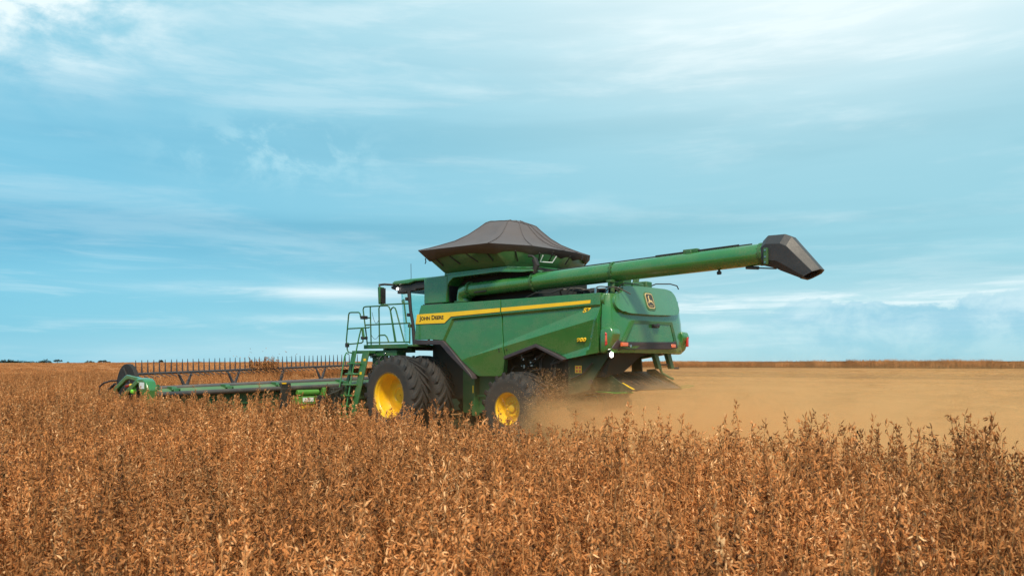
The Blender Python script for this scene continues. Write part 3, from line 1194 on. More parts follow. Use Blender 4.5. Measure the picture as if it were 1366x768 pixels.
c0 = (0.10, 3.225)
plate([(c0[0] - 0.005 + y * 1.12, c0[1] + z * 1.12 - 0.012) for y, z in rrect(0.165, 0.185, 0.09)], -0.02, 0.012, 'emblem_recess', GREEN2, cowl, 0.006)
emb = plate([(c0[0] + y, c0[1] + z) for y, z in rrect(0.150, 0.170, 0.075)], 0.0, 0.020, 'emblem', GOLD, cowl)
plate([(c0[0] + y, c0[1] + z) for y, z in rrect(0.128, 0.148, 0.060)], 0.005, 0.0235, 'emblem_field', BROWNINK, emb)
deer = [(0.092, -0.050), (0.080, -0.020), (0.052, 0.002), (0.062, 0.040), (0.052, 0.060), (0.074, 0.075), (0.066, 0.086), (0.046, 0.080), (0.040, 0.092), (0.036, 0.122), (0.028, 0.122),
        (0.028, 0.098), (0.010, 0.120), (0.000, 0.112), (0.018, 0.086), (0.022, 0.066), (0.022, 0.036), (0.002, 0.014), (-0.040, 0.006), (-0.066, 0.012), (-0.076, -0.004), (-0.070, -0.030), (-0.096, -0.048),
        (-0.104, -0.092), (-0.092, -0.094), (-0.080, -0.058), (-0.052, -0.046), (-0.030, -0.026), (0.012, -0.030), (0.034, -0.022), (0.058, -0.040), (0.074, -0.066), (0.084, -0.060)]
plate([(c0[0] + y, c0[1] + z) for y, z in deer], 0.02, 0.027, 'emblem_deer', GOLD, emb)
letters('JOHN DEERE', 'emblem_lettering', GOLD, emb, on_cowl(c0[0] + 0.075, c0[1] - 0.128, 0.0235), (0, -1, 0), (0.287, 0, 0.958), 0.15, 0.024, 0.003, 0.02)

# rear door: recess frame, door face, bumper, lamps
c = MB()
fr = [(0.80, 2.765), (-0.75, 2.785), (-1.02, 2.22), (-0.90, 2.22), (-0.68, 2.715), (0.84, 2.690), (1.12, 2.30), (1.20, 2.30)]
c.loft([[(-6.27, y, z) for y, z in fr], [(-6.345, y, z) for y, z in fr]])
c.build('door_frame', GREEN2, hoodo)
c = MB()
pn = [(0.83, 2.69), (-0.67, 2.715), (-0.89, 2.34), (1.12, 2.30)]
c.loft([[(-6.20, y, z) for y, z in pn], [(-6.334, y, z) for y, z in pn]])
c.build('rear_door', GREEN, hoodo)
bumper_pts = [(1.37, 2.35), (1.15, 2.29), (-0.80, 2.335), (-0.86, 2.36), (-0.98, 2.20), (-0.60, 2.165), (1.10, 2.145), (1.52, 2.155)]
c = MB()
c.loft([[(-6.22, y, z) for y, z in bumper_pts], [(-6.375 + max(0, abs(y) - 1.0) * 0.25, y, z) for y, z in bumper_pts]])
bump = c.build('rear_bumper', TRIM, H, bevel=0.018)
for y0, y1 in ((1.12, 1.34), (-0.84, -0.66)):
    c = MB()
    c.box(-6.392, -6.36 + (0.03 if y0 > 1 else 0), y0, y1, 2.205, 2.285)
    c.build('reflector', ORANGEL, bump, bevel=0.012)
c = MB()
c.lathe([(-0.02, 0.03), (0.04, 0.03)], (-6.39, 1.05, 2.215), 'x', 14)
c.build('socket', CHROME, bump)
c = MB()
c.box(-6.42, -6.30, -0.09, 0.12, 2.63, 2.71)
c.box(-6.40, -6.33, -0.14, -0.07, 2.66, 2.73)
c.build('rear_camera', BLACK, hoodo, bevel=0.02)
for sg in (1, -1):
    c = MB()
    hp = [(-5.995, 2.57), (-6.12, 2.60), (-6.28, 2.585), (-6.33, 2.47), (-6.22, 2.16), (-6.10, 2.06), (-5.99, 2.06)]
    c.loft([[(x, 1.30 * sg, z) for x, z in hp], [(x, 1.585 * sg, z) for x, z in hp], [(x * 0.6 + -6.12 * 0.4, 1.615 * sg, z * 0.6 + 2.33 * 0.4) for x, z in hp]])
    lh = c.build('lamp_housing', GREEN, H, bevel=0.03, angle=40)
    c = MB()
    hp = [(-6.14, 2.50), (-6.19, 2.47), (-6.20, 2.24), (-6.14, 2.20)]
    c.loft([[(x, 1.53 * sg, z) for x, z in hp], [(x, 1.625 * sg, z) for x, z in hp]])
    c.build('tail_light', REDL, lh, bevel=0.012)
    c = MB()
    c.box(-6.185, -6.15, 1.62 * sg - 0.004, 1.62 * sg + 0.010, 2.30, 2.42)
    c.build('indicator_lens', ORANGEL, lh, bevel=0.004)
    if sg < 0:
        c = MB()
        c.box(-6.335, -6.29, -1.54, -1.47, 2.24, 2.47)
        c.build('tail_light', REDL, lh, bevel=0.012)
# lit work lamp
c = MB()
c.lathe([(0.03, 0.055), (0.0, 0.085), (-0.03, 0.085), (-0.035, 0.07)], (-6.16, 1.46, 2.03), 'x', 20)
wl = c.build('work_lamp', BLACK, H)
c = MB()
c.lathe([(-0.034, 0.056), (-0.046, 0.056), (-0.058, 0.02)], (-6.16, 1.46, 2.03), 'x', 20)
c.build('lens', LAMP, wl)
# rails and small pipes along the top edge of the hood
c = MB()
c.tube([(-5.6, -0.6, 3.55), (-5.95, -0.7, 3.68), (-6.15, -1.0, 3.69), (-6.20, -1.22, 3.66), (-6.22, -1.26, 3.58)], 0.014, 8)
c.tube([(-6.05, 1.05, 3.30), (-6.15, 1.07, 3.50), (-6.14, 0.9, 3.56), (-6.12, 0.3, 3.58)], 0.012, 8)
c.split('rear_rail', BLACK, H)
c = MB()
for px, py, w, h in ((-5.75, 0.5, 0.22, 0.24), (-5.7, 0.1, 0.3, 0.18), (-5.75, -0.45, 0.18, 0.26)):
    c.box(px - w, px + w, py - w * 0.7, py + w * 0.7, 3.46, 3.46 + h)
c.tube([(-5.5, -0.35, 3.4), (-5.62, -0.40, 3.9)], 0.055, 10)
c.tube([(-5.45, -0.55, 3.4), (-5.52, -0.60, 3.86)], 0.05, 10)
c.split('engine_part', GREEN2, H, bevel=0.025)
c = MB()
for i in range(7):
    x0 = -4.6 - i * 0.2
    c.hose([(x0, rv(1.0, 1.25), 3.30), (x0 - rv(.05, .2), 1.25, 3.40 + rv(0, .12)), (x0 - rv(.3, .5), rv(0.9, 1.2), 3.44), (x0 - 0.6, 1.05, 3.30)], rv(0.012, 0.024), 6)
c.box(-5.62, -5.50, 1.10, 1.25, 3.30, 3.47)
c.split('engine_hose', TUBE, H)
c = MB()
c.box(-5.70, -5.64, 1.20, 1.30, 3.30, 3.46)
c.box(-5.90, -5.82, 0.98, 1.14, 3.33, 3.50)
c.split('bracket', CHROME, H, bevel=0.01)

# ---- straw chopper and spreader under the hood
c = MB()
c.loft([[(x, 1.22, 2.13), (x, -0.55, 2.13), (x + 0.1, 0.05, 1.98), (x + 0.2, 0.40, 1.72), (x + 0.2, 0.62, 1.62), (x + 0.2, 1.22, 1.55)] for x in (-6.08, -4.91)])
c.build('straw_chopper', DARK, H, bevel=0.01)
for sg in (1, -1):
    c = MB()
    if sg > 0:
        c.prism([(-4.93, 1.955), (-5.98, 2.08), (-5.98, 1.98), (-5.65, 1.55), (-5.50, 1.28), (-5.05, 1.16), (-4.93, 1.20)], 'y', 1.25, 1.285)
    else:
        c.prism([(-4.93, 1.955), (-5.2, 1.97), (-5.25, 1.50), (-5.50, 1.45), (-5.50, 1.28), (-5.05, 1.16), (-4.93, 1.20)], 'y', -1.25, -1.285)
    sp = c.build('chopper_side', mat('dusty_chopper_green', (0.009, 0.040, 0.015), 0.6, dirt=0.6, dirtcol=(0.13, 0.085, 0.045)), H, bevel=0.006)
    if sg > 0:
        c = MB()
        c.box(-5.30, -5.12, 1.285, 1.290, 1.64, 1.80)
        c.split('warning_decal', DECALY, sp)
        c = MB()
        for i in range(2):
            for j in range(2):
                c.box(-5.285 + i * 0.085, -5.225 + i * 0.085, 1.2895, 1.2925, 1.655 + j * 0.075, 1.705 + j * 0.075)
        c.split('decal_symbol', ORANGEL, sp)
    c = MB()
    if sg > 0:
        c.tube([(-5.0, 1.31, 1.50), (-5.35, 1.33, 1.62), (-5.62, 1.34, 1.86)], 0.018, 8)
        c.lathe([(0, 0.055), (0.05, 0.055)], (-5.55, 1.28, 1.45), 'y', 16)
        c.split('link_arm', BLACK, sp)
# tail board: sloping steel plate with green cheeks
c = MB()
tb = [(-5.55, 1.66), (-6.42, 1.285), (-6.40, 1.262), (-5.55, 1.63)]
c.prism(tb, 'y', -1.02, 1.02)
tbo = c.build('spreader_board', STEEL, H, bevel=0.004)
c = MB()
for yy in np.linspace(-0.85, 0.85, 8):
    c.prism([(-5.62, 1.64), (-6.20, 1.388), (-6.20, 1.398), (-5.62, 1.650)], 'y', yy - 0.006, yy + 0.006)
c.split('deflector_fin', DARK, tbo)
for sg in (1, -1):
    c = MB()
    c.prism([(-5.50, 1.70), (-5.72, 1.72), (-6.05, 1.50), (-6.44, 1.29), (-6.40, 1.24), (-5.60, 1.22), (-5.45, 1.3)], 'y', 1.025 * sg, 1.05 * sg)
    c.build('spreader_cheek', MATS['dusty_chopper_green'], tbo, bevel=0.005)
c = MB()
c.prism([(-6.10, 1.43), (-6.40, 1.297), (-6.40, 1.302), (-6.10, 1.435)], 'y', 0.88, 0.97)
c.build('yellow_marker', DECALY, tbo)
c = MB()
c.tube([(-5.50, 1.06, 1.24), (-6.05, 1.12, 1.22), (-6.43, 1.00, 1.235)], 0.014, 8)
c.tube([(-6.42, -1.02, 1.33), (-6.50, -1.15, 1.34), (-6.62, -1.25, 1.335), (-6.56, -1.12, 1.30), (-6.42, -0.98, 1.29)], 0.008, 6)
c.split('guard_rod', LGREEN, tbo)
c = MB()
for ya, yb in ((-0.40, -0.62), (-0.98, -1.18)):
    c.loft([[(-6.12, ya + d, 2.12) for d in (-0.09, 0.09)] + [(-6.02, ya + d, 2.12) for d in (0.09, -0.09)],
            [(-6.12, yb + d, 1.72) for d in (-0.07, 0.07)] + [(-6.02, yb + d, 1.72) for d in (0.07, -0.07)]])
c.tube([(-6.08, -0.66, 1.74), (-6.10, -0.72, 1.62), (-6.12, -0.92, 1.55), (-6.2, -1.06, 1.48)], 0.030, 8)
c.split('hanger', GREEN2, H, bevel=0.008)
c = MB()
c.tube([(-6.08, -0.62, 1.82), (-6.08, -1.2, 1.82)], 0.016, 8)
c.tube([(-6.10, -1.26, 1.735), (-6.12, -1.44, 1.735)], 0.022, 8)
c.split('hitch_pin', BLACK, H)
c = MB()
c.prism([(-6.28, 2.14), (-6.05, 2.14), (-6.0, 2.06), (-6.2, 2.08)], 'y', -1.3, 1.3)
for yy in (1.0, 0.55, -0.3):
    c.box(-6.25, -6.12, yy - 0.12, yy + 0.12, 2.06, 2.13)
c.build('hood_lip', DARK, H, bevel=0.01)

# ---- grain tank body and its deck
c = MB()
c.box(-3.80, -0.95, -0.95, 0.95, 3.28, 4.10)
c.build('grain_tank', DARK, H)
for sg in (1, -1):
    c = MB()
    c.box(-1.14, -0.27, 0.6 * sg, 1.40 * sg, 3.385, 4.085)
    tb_ = c.build('tank_side_box', GREEN, H, bevel=0.03)
    c = MB()
    c.box(-1.155, -1.139, 0.70 * sg, 1.32 * sg, 3.42, 4.0)
    c.build('seal', BLACK, tb_)
    c = MB()
    c.prism([(-1.14, 4.085), (-2.95, 4.105), (-3.72, 4.02), (-3.95, 4.0), (-3.95, 3.955), (-3.65, 3.955), (-2.9, 4.02), (-1.35, 4.0), (-1.20, 3.90), (-1.14, 3.8)], 'y', 0.9 * sg, 1.38 * sg)
    c.build('tank_deck', GREEN, H, bevel=0.01)
c = MB()
c.box(-0.98, -0.25, -1.42, 1.42, 3.345, 3.384)
c.build('seam_strip', BLACK, H)

# ---- tank extension: flaring sheet panels under the fabric cover
RIM = [(-0.72, 1.91), (-3.14, 1.91), (-3.74, 1.12), (-4.00, 0.25)]
BOT = [(-1.00, 1.30), (-3.12, 1.30), (-3.55, 0.85), (-3.72, 0.20)]
RIM = RIM + [(x, -y) for x, y in RIM[::-1]]
BOT = BOT + [(x, -y) for x, y in BOT[::-1]]
ZR, ZB = 4.60, 4.13
ZRIM = [4.66, 4.60, 4.57, 4.53, 4.53, 4.57, 4.60, 4.66]
c = MB()
c.loft([[(x, y, ZB - 0.06) for x, y in BOT], [(x, y, ZB) for x, y in BOT], [(x, y, z) for (x, y), z in zip(RIM, ZRIM)]], True, False)
ext = c.build('tank_extension', GREEN2, H, angle=8)
md = ext.modifiers.new('thick', 'SOLIDIFY')
md.thickness = 0.02
c = MB()
q = [(x * 1.0 - (x + 2.2) * -0.02, y * 1.02) for x, y in BOT]
c.loft([[(x, y, ZB - 0.04) for x, y in q], [(x, y, ZB + 0.015) for x, y in q]])
c.build('tank_lip', GREEN, H, bevel=0.01)


def lerp_ring(t, out=0.0):
    r = []
    for (x, y), (bx, by), z in zip(RIM, BOT, ZRIM):
        px, py = bx + (x - bx) * t, by + (y - by) * t
        nx = (x - bx)
        ny = (y - by)
        r.append((px + nx * out, py + ny * out, ZB + (z - ZB) * t))
    return r


# cover: tent of dark fabric with sagging sides, a flap over the rim
cx, cy = -2.15, 0.0
subs = 4


def dense(ring):
    o = []
    k = len(ring)
    for i in range(k):
        a, b = Vector(ring[i]), Vector(ring[(i + 1) % k])
        for j in range(subs):
            o.append(a.lerp(b, j / subs))
    return o


fa, fb = dense(lerp_ring(0.56, 0.09)), dense(lerp_ring(0.72, 0.09))
flap0 = [a.lerp(b, (0.0, 0.75, 1.0, 0.75)[i % subs]) for i, (a, b) in enumerate(zip(fa, fb))]
rim = dense(lerp_ring(1.03, 0.06))
rings = [flap0, rim]
top = dense([(cx + (x - cx) * 0.26, y * 0.24, 0) for x, y in RIM])
for t, zz in ((0.15, 0.075), (0.32, 0.16), (0.50, 0.275), (0.68, 0.44), (0.84, 0.64), (0.93, 0.765), (1.0, 0.815)):
    ring = []
    for i, (a, b) in enumerate(zip(rim, top)):
        p = a.lerp(Vector((b.x, b.y, a.z)), t)
        sag = -0.035 * math.sin(math.pi * t) * (1 if i % subs else 0)
        p.z = a.z + (4.64 + zz * 1.0 - 4.64) + sag + random.uniform(-0.008, 0.008)
        ring.append(p)
    rings.append(ring)
peak = [Vector((cx + (p.x - cx) * 0.55, p.y * 0.55, 5.48 + random.uniform(-.01, .01))) for p in rings[-1]]
rings.append(peak)
c = MB()
c.loft([[tuple(p) for p in r] for r in rings], False, True)
cov = c.build('tank_cover', FABRIC, H, angle=50)
md = cov.modifiers.new('thick', 'SOLIDIFY')
md.thickness = 0.012
# seams of the cover
c = MB()
for i in range(0, len(rim), subs):
    c.tube([r[i] + Vector((0, 0, 0.010)) for r in rings[1:]], 0.010, 5)
c.tube([p + Vector((0, 0, 0.008)) for p in rings[-2]] + [rings[-2][0] + Vector((0, 0, 0.008))], 0.012, 5)
c.build('seam', FABRIC, cov)
# tie straps down the panels
for x0, y0, z0, x1, y1, z1 in ((-1.10, 1.73, 4.46, -1.15, 1.50, 4.30), (-1.62, 1.73, 4.46, -1.77, 1.50, 4.29), (-2.20, 1.73, 4.46, -2.38, 1.50, 4.29), (-2.85, 1.73, 4.45, -2.88, 1.50, 4.27), (-3.50, 1.40, 4.44, -3.34, 1.14, 4.25), (-3.86, 0.95, 4.40, -3.70, 0.80, 4.27), (-3.96, 0.60, 4.40, -3.80, 0.55, 4.26), (-4.06, 0.05, 4.40, -3.88, 0.02, 4.24),
                               (-1.10, -1.73, 4.46, -1.15, -1.50, 4.30), (-2.20, -1.73, 4.46, -2.38, -1.50, 4.29), (-2.85, -1.73, 4.45, -2.88, -1.50, 4.27)):
    c = MB()
    k = 1 if y0 > 0 else -1
    c.tube([(x0, y0 + 0.03 * k, z0 + 0.02), (x1, y1 + 0.03 * k, z1)], 0.016, 6)
    c.build('tie_strap', BLACK, cov)
c = MB()
for x0, y0 in ((-0.78, 1.80), (-4.12, -0.30), (-4.04, -0.62)):
    c.tube([(x0, y0, 4.50), (x0 - 0.01, y0 - 0.01, 4.41), (x0 + 0.01, y0, 4.36)], 0.014, 6)
c.split('loose_strap', BLACK, cov)
# white handle, vent and exhaust
c = MB()
hx = -3.74
c.tube([(hx - 0.20, 0.96, 4.36), (hx - 0.10, 0.94, 4.22), (hx - 0.22, 0.64, 4.22), (hx - 0.33, 0.62, 4.36)], 0.014, 6)
c.build('grab_handle', WHITE, H)
c = MB()
c.tube([(-3.90, 1.25, 3.93), (-3.99, 1.25, 4.10), (-3.94, 1.27, 4.24)], 0.070, 16)
ex = c.build('exhaust_pipe', BLACK, H)
c = MB()
c.tube([(-3.93, 1.22, 4.25), (-3.85, 1.24, 4.32), (-3.75, 1.26, 4.33)], 0.028, 8)
c.build('rain_cap', BLACK, ex)

# ---- unloading auger
A0, A1 = Vector((-1.62, 1.30, 3.66)), Vector((-9.26, 0.80, 3.895))


def ax(t):
    return A0.lerp(A1, t)


tf = (-3.87 + 1.62) / (A1.x - A0.x)
c = MB()
c.tube([(-1.60, 1.22, 3.36), (-1.60, 1.22, 3.52), (-1.66, 1.27, 3.62), ax(0.035), ax(tf)], [0.20, 0.20, 0.19, 0.17, 0.17], 28)
c.tube([ax(tf), ax(1.0)], 0.203, 32)
aug = c.build('unloading_auger', GREEN, H, angle=60)
c = MB()
c.lathe([(0, 0.26), (0.03, 0.26)], (-1.60, 1.22, 3.37), 'z', 24)
c.build('turntable', GREEN2, aug)
dirx = (A1 - A0).normalized()
for t, rad in ((tf, 0.235), ((-5.97 + 1.62) / (A1.x - A0.x), 0.228), (0.035, 0.205), (0.985, 0.215)):
    c = MB()
    p = ax(t)
    c.tube([p - dirx * 0.022, p + dirx * 0.022], rad, 28)
    u = dirx.cross(Vector((0, 0, 1))).normalized()
    w = u.cross(dirx)
    for k in range(14):
        a = 2 * math.pi * k / 14
        q = p + (u * math.cos(a) + w * math.sin(a)) * (rad - 0.018)
        c.tube([q - dirx * 0.045, q + dirx * 0.045], 0.013, 6)
    c.build('flange', GREEN2, aug)
c = MB()
up = Vector((0, 0, 1))
c.tube([ax(t) + up * (0.215 if t > tf else 0.19) for t in np.linspace(0.32, 0.96, 12)], 0.014, 6)
c.tube([ax(t) + up * 0.225 + Vector((0, 0.05, 0)) for t in np.linspace(0.70, 0.93, 8)], 0.012, 6)
c.tube([(-3.75, 1.35, 3.35), (-4.1, 1.40, 3.45), (-4.5, 1.36, 3.42), (-4.8, 1.3, 3.5)], 0.018, 6)
c.split('hose', BLACK, aug)
c = MB()
p = ax(0.80) + up * 0.20
c.box(p.x - 0.16, p.x + 0.16, p.y - 0.05, p.y + 0.07, p.z - 0.01, p.z + 0.07)
c.box(p.x - 0.05, p.x + 0.08, p.y + 0.0, p.y + 0.11, p.z - 0.05, p.z + 0.04)
c.build('valve_block', GREEN2, aug, bevel=0.012)
c = MB()
p = ax(0.875) - up * 0.20
c.tube([p, p - up * 0.05], 0.022, 10)
c.lathe([(-0.035, 0.034), (0.035, 0.034)], (p.x, p.y, p.z - 0.06), 'x', 14)
c.build('auger_lamp', BLACK, aug)
c = MB()
p = ax(0.945) - up * 0.215
q = Vector((-9.42, 0.80, 3.60))
c.tube([p, p + (q - p) * 0.42], 0.032, 10)
c.tube([p + (q - p) * 0.42, q], 0.013, 8)
c.build('actuator', TUBE, aug)
c = MB()
p = ax(0.10) - up * 0.06
c.tube([ax(0.07) - up * 0.1 + Vector((0, 0.16, 0)), ax(0.12) - up * 0.1 + Vector((0, 0.17, 0))], 0.02, 8)
c.build('grease_line', BLACK, aug)
c = MB()
c.tube([(-6.0, 1.14, 3.3), (-6.0, 1.14, 3.62)], 0.05, 10)
c.box(-6.06, -5.94, 1.02, 1.28, 3.56, 3.61)
c.build('auger_cradle', GREEN2, H, bevel=0.006)

# spout: moulded rubber boot bent downwards
def sect(px, pz, qx, qz, w, y0, k=0.72):
    """flat-sided ring from a top point to a bottom point"""
    t, b = Vector((px, y0, pz)), Vector((qx, y0, qz))
    s = Vector((0, 1, 0))
    return [tuple(t.lerp(b, a) + s * (w * g)) for a, g in ((0.0, 0.42), (0.30, 1.0), (0.80, 0.95), (1.0, k), (1.0, -k), (0.80, -0.95), (0.30, -1.0), (0.0, -0.42))]


Y0 = 0.80
c = MB()
sp = [sect(-9.20, 4.125, -9.22, 3.665, 0.215, Y0), sect(-9.30, 4.215, -9.30, 3.64, 0.235, Y0), sect(-9.62, 4.205, -9.46, 3.60, 0.235, Y0), sect(-9.74, 4.15, -9.56, 3.54, 0.225, Y0), sect(-10.22, 3.56, -9.90, 3.385, 0.225, Y0),
      sect(-10.26, 3.51, -9.93, 3.36, 0.23, Y0)]
inner = [sect(-10.22, 3.515, -9.96, 3.385, 0.19, Y0), sect(-9.95, 3.72, -9.78, 3.55, 0.19, Y0)]
c.loft(sp + inner, True, True)
spo = c.build('spout', SPOUT, aug, bevel=0.007, angle=14)
c = MB()
c.box(-9.36, -9.29, 1.02, 1.085, 3.66, 3.96)
spl = c.build('spout_bracket', GREEN2, spo, bevel=0.006)
c = MB()
for z_ in (3.70, 3.80, 3.92):
    c.lathe([(0, 0.016), (0.014, 0.016)], (-9.325, 1.083, z_), 'y', 10)
c.split('bolt', CHROME, spo)

# ---- cab
cab = MB()
cab.box(0.02, 1.35, -0.98, 0.98, 2.22, 2.34)
cabo = cab.build('cab', BLACK, H, bevel=0.02)
c = MB()
c.prism([(-0.26, 4.06), (-0.26, 4.15), (0.70, 4.165), (1.42, 4.155), (1.52, 4.11), (1.50, 4.05), (1.25, 4.04), (0.80, 4.03), (0.55, 4.075)], 'y', -1.02, 1.02)
roof = c.build('roof', GREEN, cabo, bevel=0.03)
c = MB()
c.prism([(-0.26, 4.055), (0.54, 4.07), (0.80, 4.025), (1.50, 4.045), (1.66, 4.02), (1.62, 3.95), (1.20, 3.83), (0.80, 3.80), (0.62, 3.86), (0.10, 3.86), (-0.26, 3.80)], 'y', -0.96, 0.96)
c.build('roof_lining', BLACK, cabo, bevel=0.03)
c = MB()
c.box(0.95, 1.30, 0.80, 1.0, 3.79, 3.86)
c.box(0.55, 0.70, 0.90, 1.0, 3.83, 3.90)
c.split('lamp_bar', BLACK, roof, bevel=0.01)
c = MB()
c.lathe([(0.0, 0.032), (0.03, 0.032), (0.035, 0.012)], (1.30, 0.98, 3.93), 'y', 14)
c.build('roof_lamp', LAMP2, roof)
c = MB()
c.tube([(1.18, 0.60, 4.15), (1.18, 0.60, 4.23)], 0.035, 10)
c.tube([(1.18, 0.60, 4.23), (1.19, 0.60, 4.66)], 0.007, 6)
c.build('antenna', BLACK, roof)
for sg in (1, -1):
    c = MB()
    c.tube([(0.86, 0.95 * sg, 3.84), (0.78, 0.96 * sg, 3.3), (0.70, 0.95 * sg, 2.95), (0.62, 0.95 * sg, 2.34)], [0.055, 0.045, 0.045, 0.06], 8)
    c.build('pillar', BLACK, cabo)
    c = MB()
    c.tube([(0.12, 0.96 * sg, 3.84), (0.05, 0.96 * sg, 3.55), (0.02, 0.97 * sg, 2.34)], 0.035, 8)
    c.build('pillar', BLACK, cabo)
    c = MB()
    c.prism([(0.83, 3.82), (0.66, 2.6), (0.64, 2.36), (0.04, 2.36), (0.08, 3.70), (0.16, 3.84)], 'y', 0.955 * sg, 0.962 * sg)
    c.build('side_window', GLASS, cabo)
    c = MB()
    for z_ in (3.62, 2.88, 3.18):
        c.box(0.86 - (3.8 - z_) * 0.16, 0.93 - (3.8 - z_) * 0.16, 0.94 * sg, 1.06 * sg, z_ - 0.045, z_ + 0.045)
    c.split('hinge', BLACK, cabo, bevel=0.01)
    c = MB()
    c.tube([(1.45, 0.95 * sg, 4.05), (1.62, 1.20 * sg, 4.06), (1.62, 1.38 * sg, 4.03), (1.58, 1.40 * sg, 3.95)], 0.030, 8)
    c.build('mirror_arm', BLACK, cabo)
    c = MB()
    mr = [(1.50, 3.955), (1.40, 3.955), (1.39, 3.50), (1.47, 3.475)]
    c.loft([[(x + 0.06, (1.30 + 0.02) * sg, z) for x, z in mr], [(x + 0.02, 1.52 * sg, z) for x, z in mr]])
    m_ = c.build('mirror', GREEN2, cabo, bevel=0.02)
    c = MB()
    c.loft([[(1.455, 1.30 * sg, 3.93), (1.455, 1.30 * sg, 3.50), (1.415, 1.49 * sg, 3.52), (1.415, 1.49 * sg, 3.92)], [(1.435, 1.30 * sg, 3.93), (1.435, 1.30 * sg, 3.50), (1.395, 1.49 * sg, 3.52), (1.395, 1.49 * sg, 3.92)]])
    c.build('mirror_glass', BLACK, m_)
# front windscreen
c = MB()
pts = []
for k in range(9):
    a = R(-80 + 20 * k)
    pts.append((0.95 + 0.62 * math.cos(a), 0.93 * math.sin(a)))
c.loft([[(x * 1.0 + 0.12, y, 3.84) for x, y in pts] + [(x * 1.0 + 0.115, y * 0.99, 3.84) for x, y in pts[::-1]], [(x - 0.05, y, 2.36) for x, y in pts] + [(x - 0.055, y * 0.99, 2.36) for x, y in pts[::-1]]])
c.build('windscreen', GLASS, cabo)

# ---- platform and railing
c = MB()
c.box(-0.22, 1.84, 0.98, 1.74, 2.285, 2.335)
c.box(0.0, 1.84, 1.70, 1.745, 2.25, 2.36)
c.box(0.35, 1.5, 1.15, 1.3, 2.14, 2.285)
plat = c.build('platform', GREEN2, H, bevel=0.008)
yy = 1.72
RR = 0.019
for path in (
        [(1.71, 2.36), (1.75, 2.60), (1.90, 3.34), (1.87, 3.40), (1.79, 3.415), (0.86, 3.395), (0.77, 3.36), (0.71, 3.26), (0.62, 2.87), (0.51, 2.40)],
        [(1.17, 2.36), (1.20, 3.33), (1.17, 3.40), (1.09, 3.43), (-0.04, 3.405)],
        [(-0.08, 2.36), (-0.085, 2.90)],
        [(1.78, 2.91), (-0.08, 2.895)],
        [(1.58, 3.40), (1.54, 2.36)],
        [(1.73, 2.42), (-0.08, 2.405)],
        [(0.47, 2.40), (0.70, 3.24), (0.66, 3.31), (0.58, 3.34), (0.51, 3.31), (0.46, 3.22), (0.13, 2.40)],
        [(1.19, 2.61), (0.94, 2.61), (0.86, 2.56), (0.77, 2.41)],
        [(0.19, 3.40), (0.23, 3.50), (0.16, 3.52), (0.05, 2.90)]):
    c = MB()
    c.tube([(x, yy, z) for x, z in path], RR, 8)
    c.build('rail', GREEN2, plat)
for (xa, za), (xb, zb), sag in (((1.50, 3.25), (1.21, 3.02), 0.20), ((1.52, 2.62), (1.20, 2.62), 0.12)):
    c = MB()
    c.tube([(xa + (xb - xa) * t, yy, za + (zb - za) * t - sag * 4 * t * (1 - t) * 0.9) for t in np.linspace(0, 1, 10)], 0.006, 5)
    c.build('chain', BLACK, plat)
# swing gate in front of the ladder
c = MB()
yg = 2.0
c.tube([(1.57, yg, 2.79), (1.54, yg, 2.55), (1.53, yg, 2.44), (1.60, yg, 2.405), (2.20, yg, 2.38), (2.27, yg, 2.40), (2.29, yg, 2.48), (2.18, yg, 3.20), (2.15, yg, 3.245), (2.08, yg, 3.255), (1.72, yg, 3.24), (1.66, yg, 3.20), (1.64, yg, 3.11), (1.52, yg, 3.085), (1.62, 1.72, 3.1)], RR, 8)
c.tube([(2.225, yg, 2.81), (1.40, yg - .1, 2.82), (1.60, 1.74, 2.84)], RR, 8)
c.tube([(2.25, yg, 2.42), (2.25, yg, 2.25), (2.20, yg, 2.16), (2.05, yg, 2.14)], RR, 8)
c.build('gate', GREEN2, plat)
c = MB()
c.box(1.50, 1.62, yg - 0.14, yg + 0.03, 3.05, 3.14)
c.box(1.50, 1.60, yg - 0.14, yg + 0.03, 2.50, 2.58)
c.box(2.20, 2.30, yg - 0.04, yg + 0.04, 2.30, 2.42)
c.split('gate_latch', BLACK, plat, bevel=0.012)
# ladder, leaning outwards
lad = thing_part = None
def lz(z):
    """ladder plane: y at height z"""
    return 1.97 + (2.16 - z) * 0.24


c = MB()
for x0, x1, y_in in ((1.98, 2.10, -0.02), (1.36, 1.62, -0.02)):
    c.loft([[(x0 - 0.02, lz(2.17) - 0.06, 2.17), (x1 + 0.0, lz(2.17) - 0.06, 2.17), (x1, lz(2.17) - 0.02, 2.17), (x0 - 0.02, lz(2.17) - 0.02, 2.17)],
            [(x0 + 0.06, lz(0.45) - 0.06, 0.45), (x1 + 0.02, lz(0.45) - 0.06, 0.45), (x1 + 0.02, lz(0.45) - 0.02, 0.45), (x0 + 0.06, lz(0.45) - 0.02, 0.45)]])
c.box(1.36, 2.10, 1.70, 1.95, 2.12, 2.20)
lado = c.build('ladder', GREEN2, H, bevel=0.008)
for k in range(6):
    z_ = 1.85 - k * 0.287
    c = MB()
    c.box(1.56, 2.04, lz(z_) - 0.05, lz(z_) + 0.12, z_ - 0.02, z_ + 0.02)
    c.build('step', GREEN, lado, bevel=0.006)
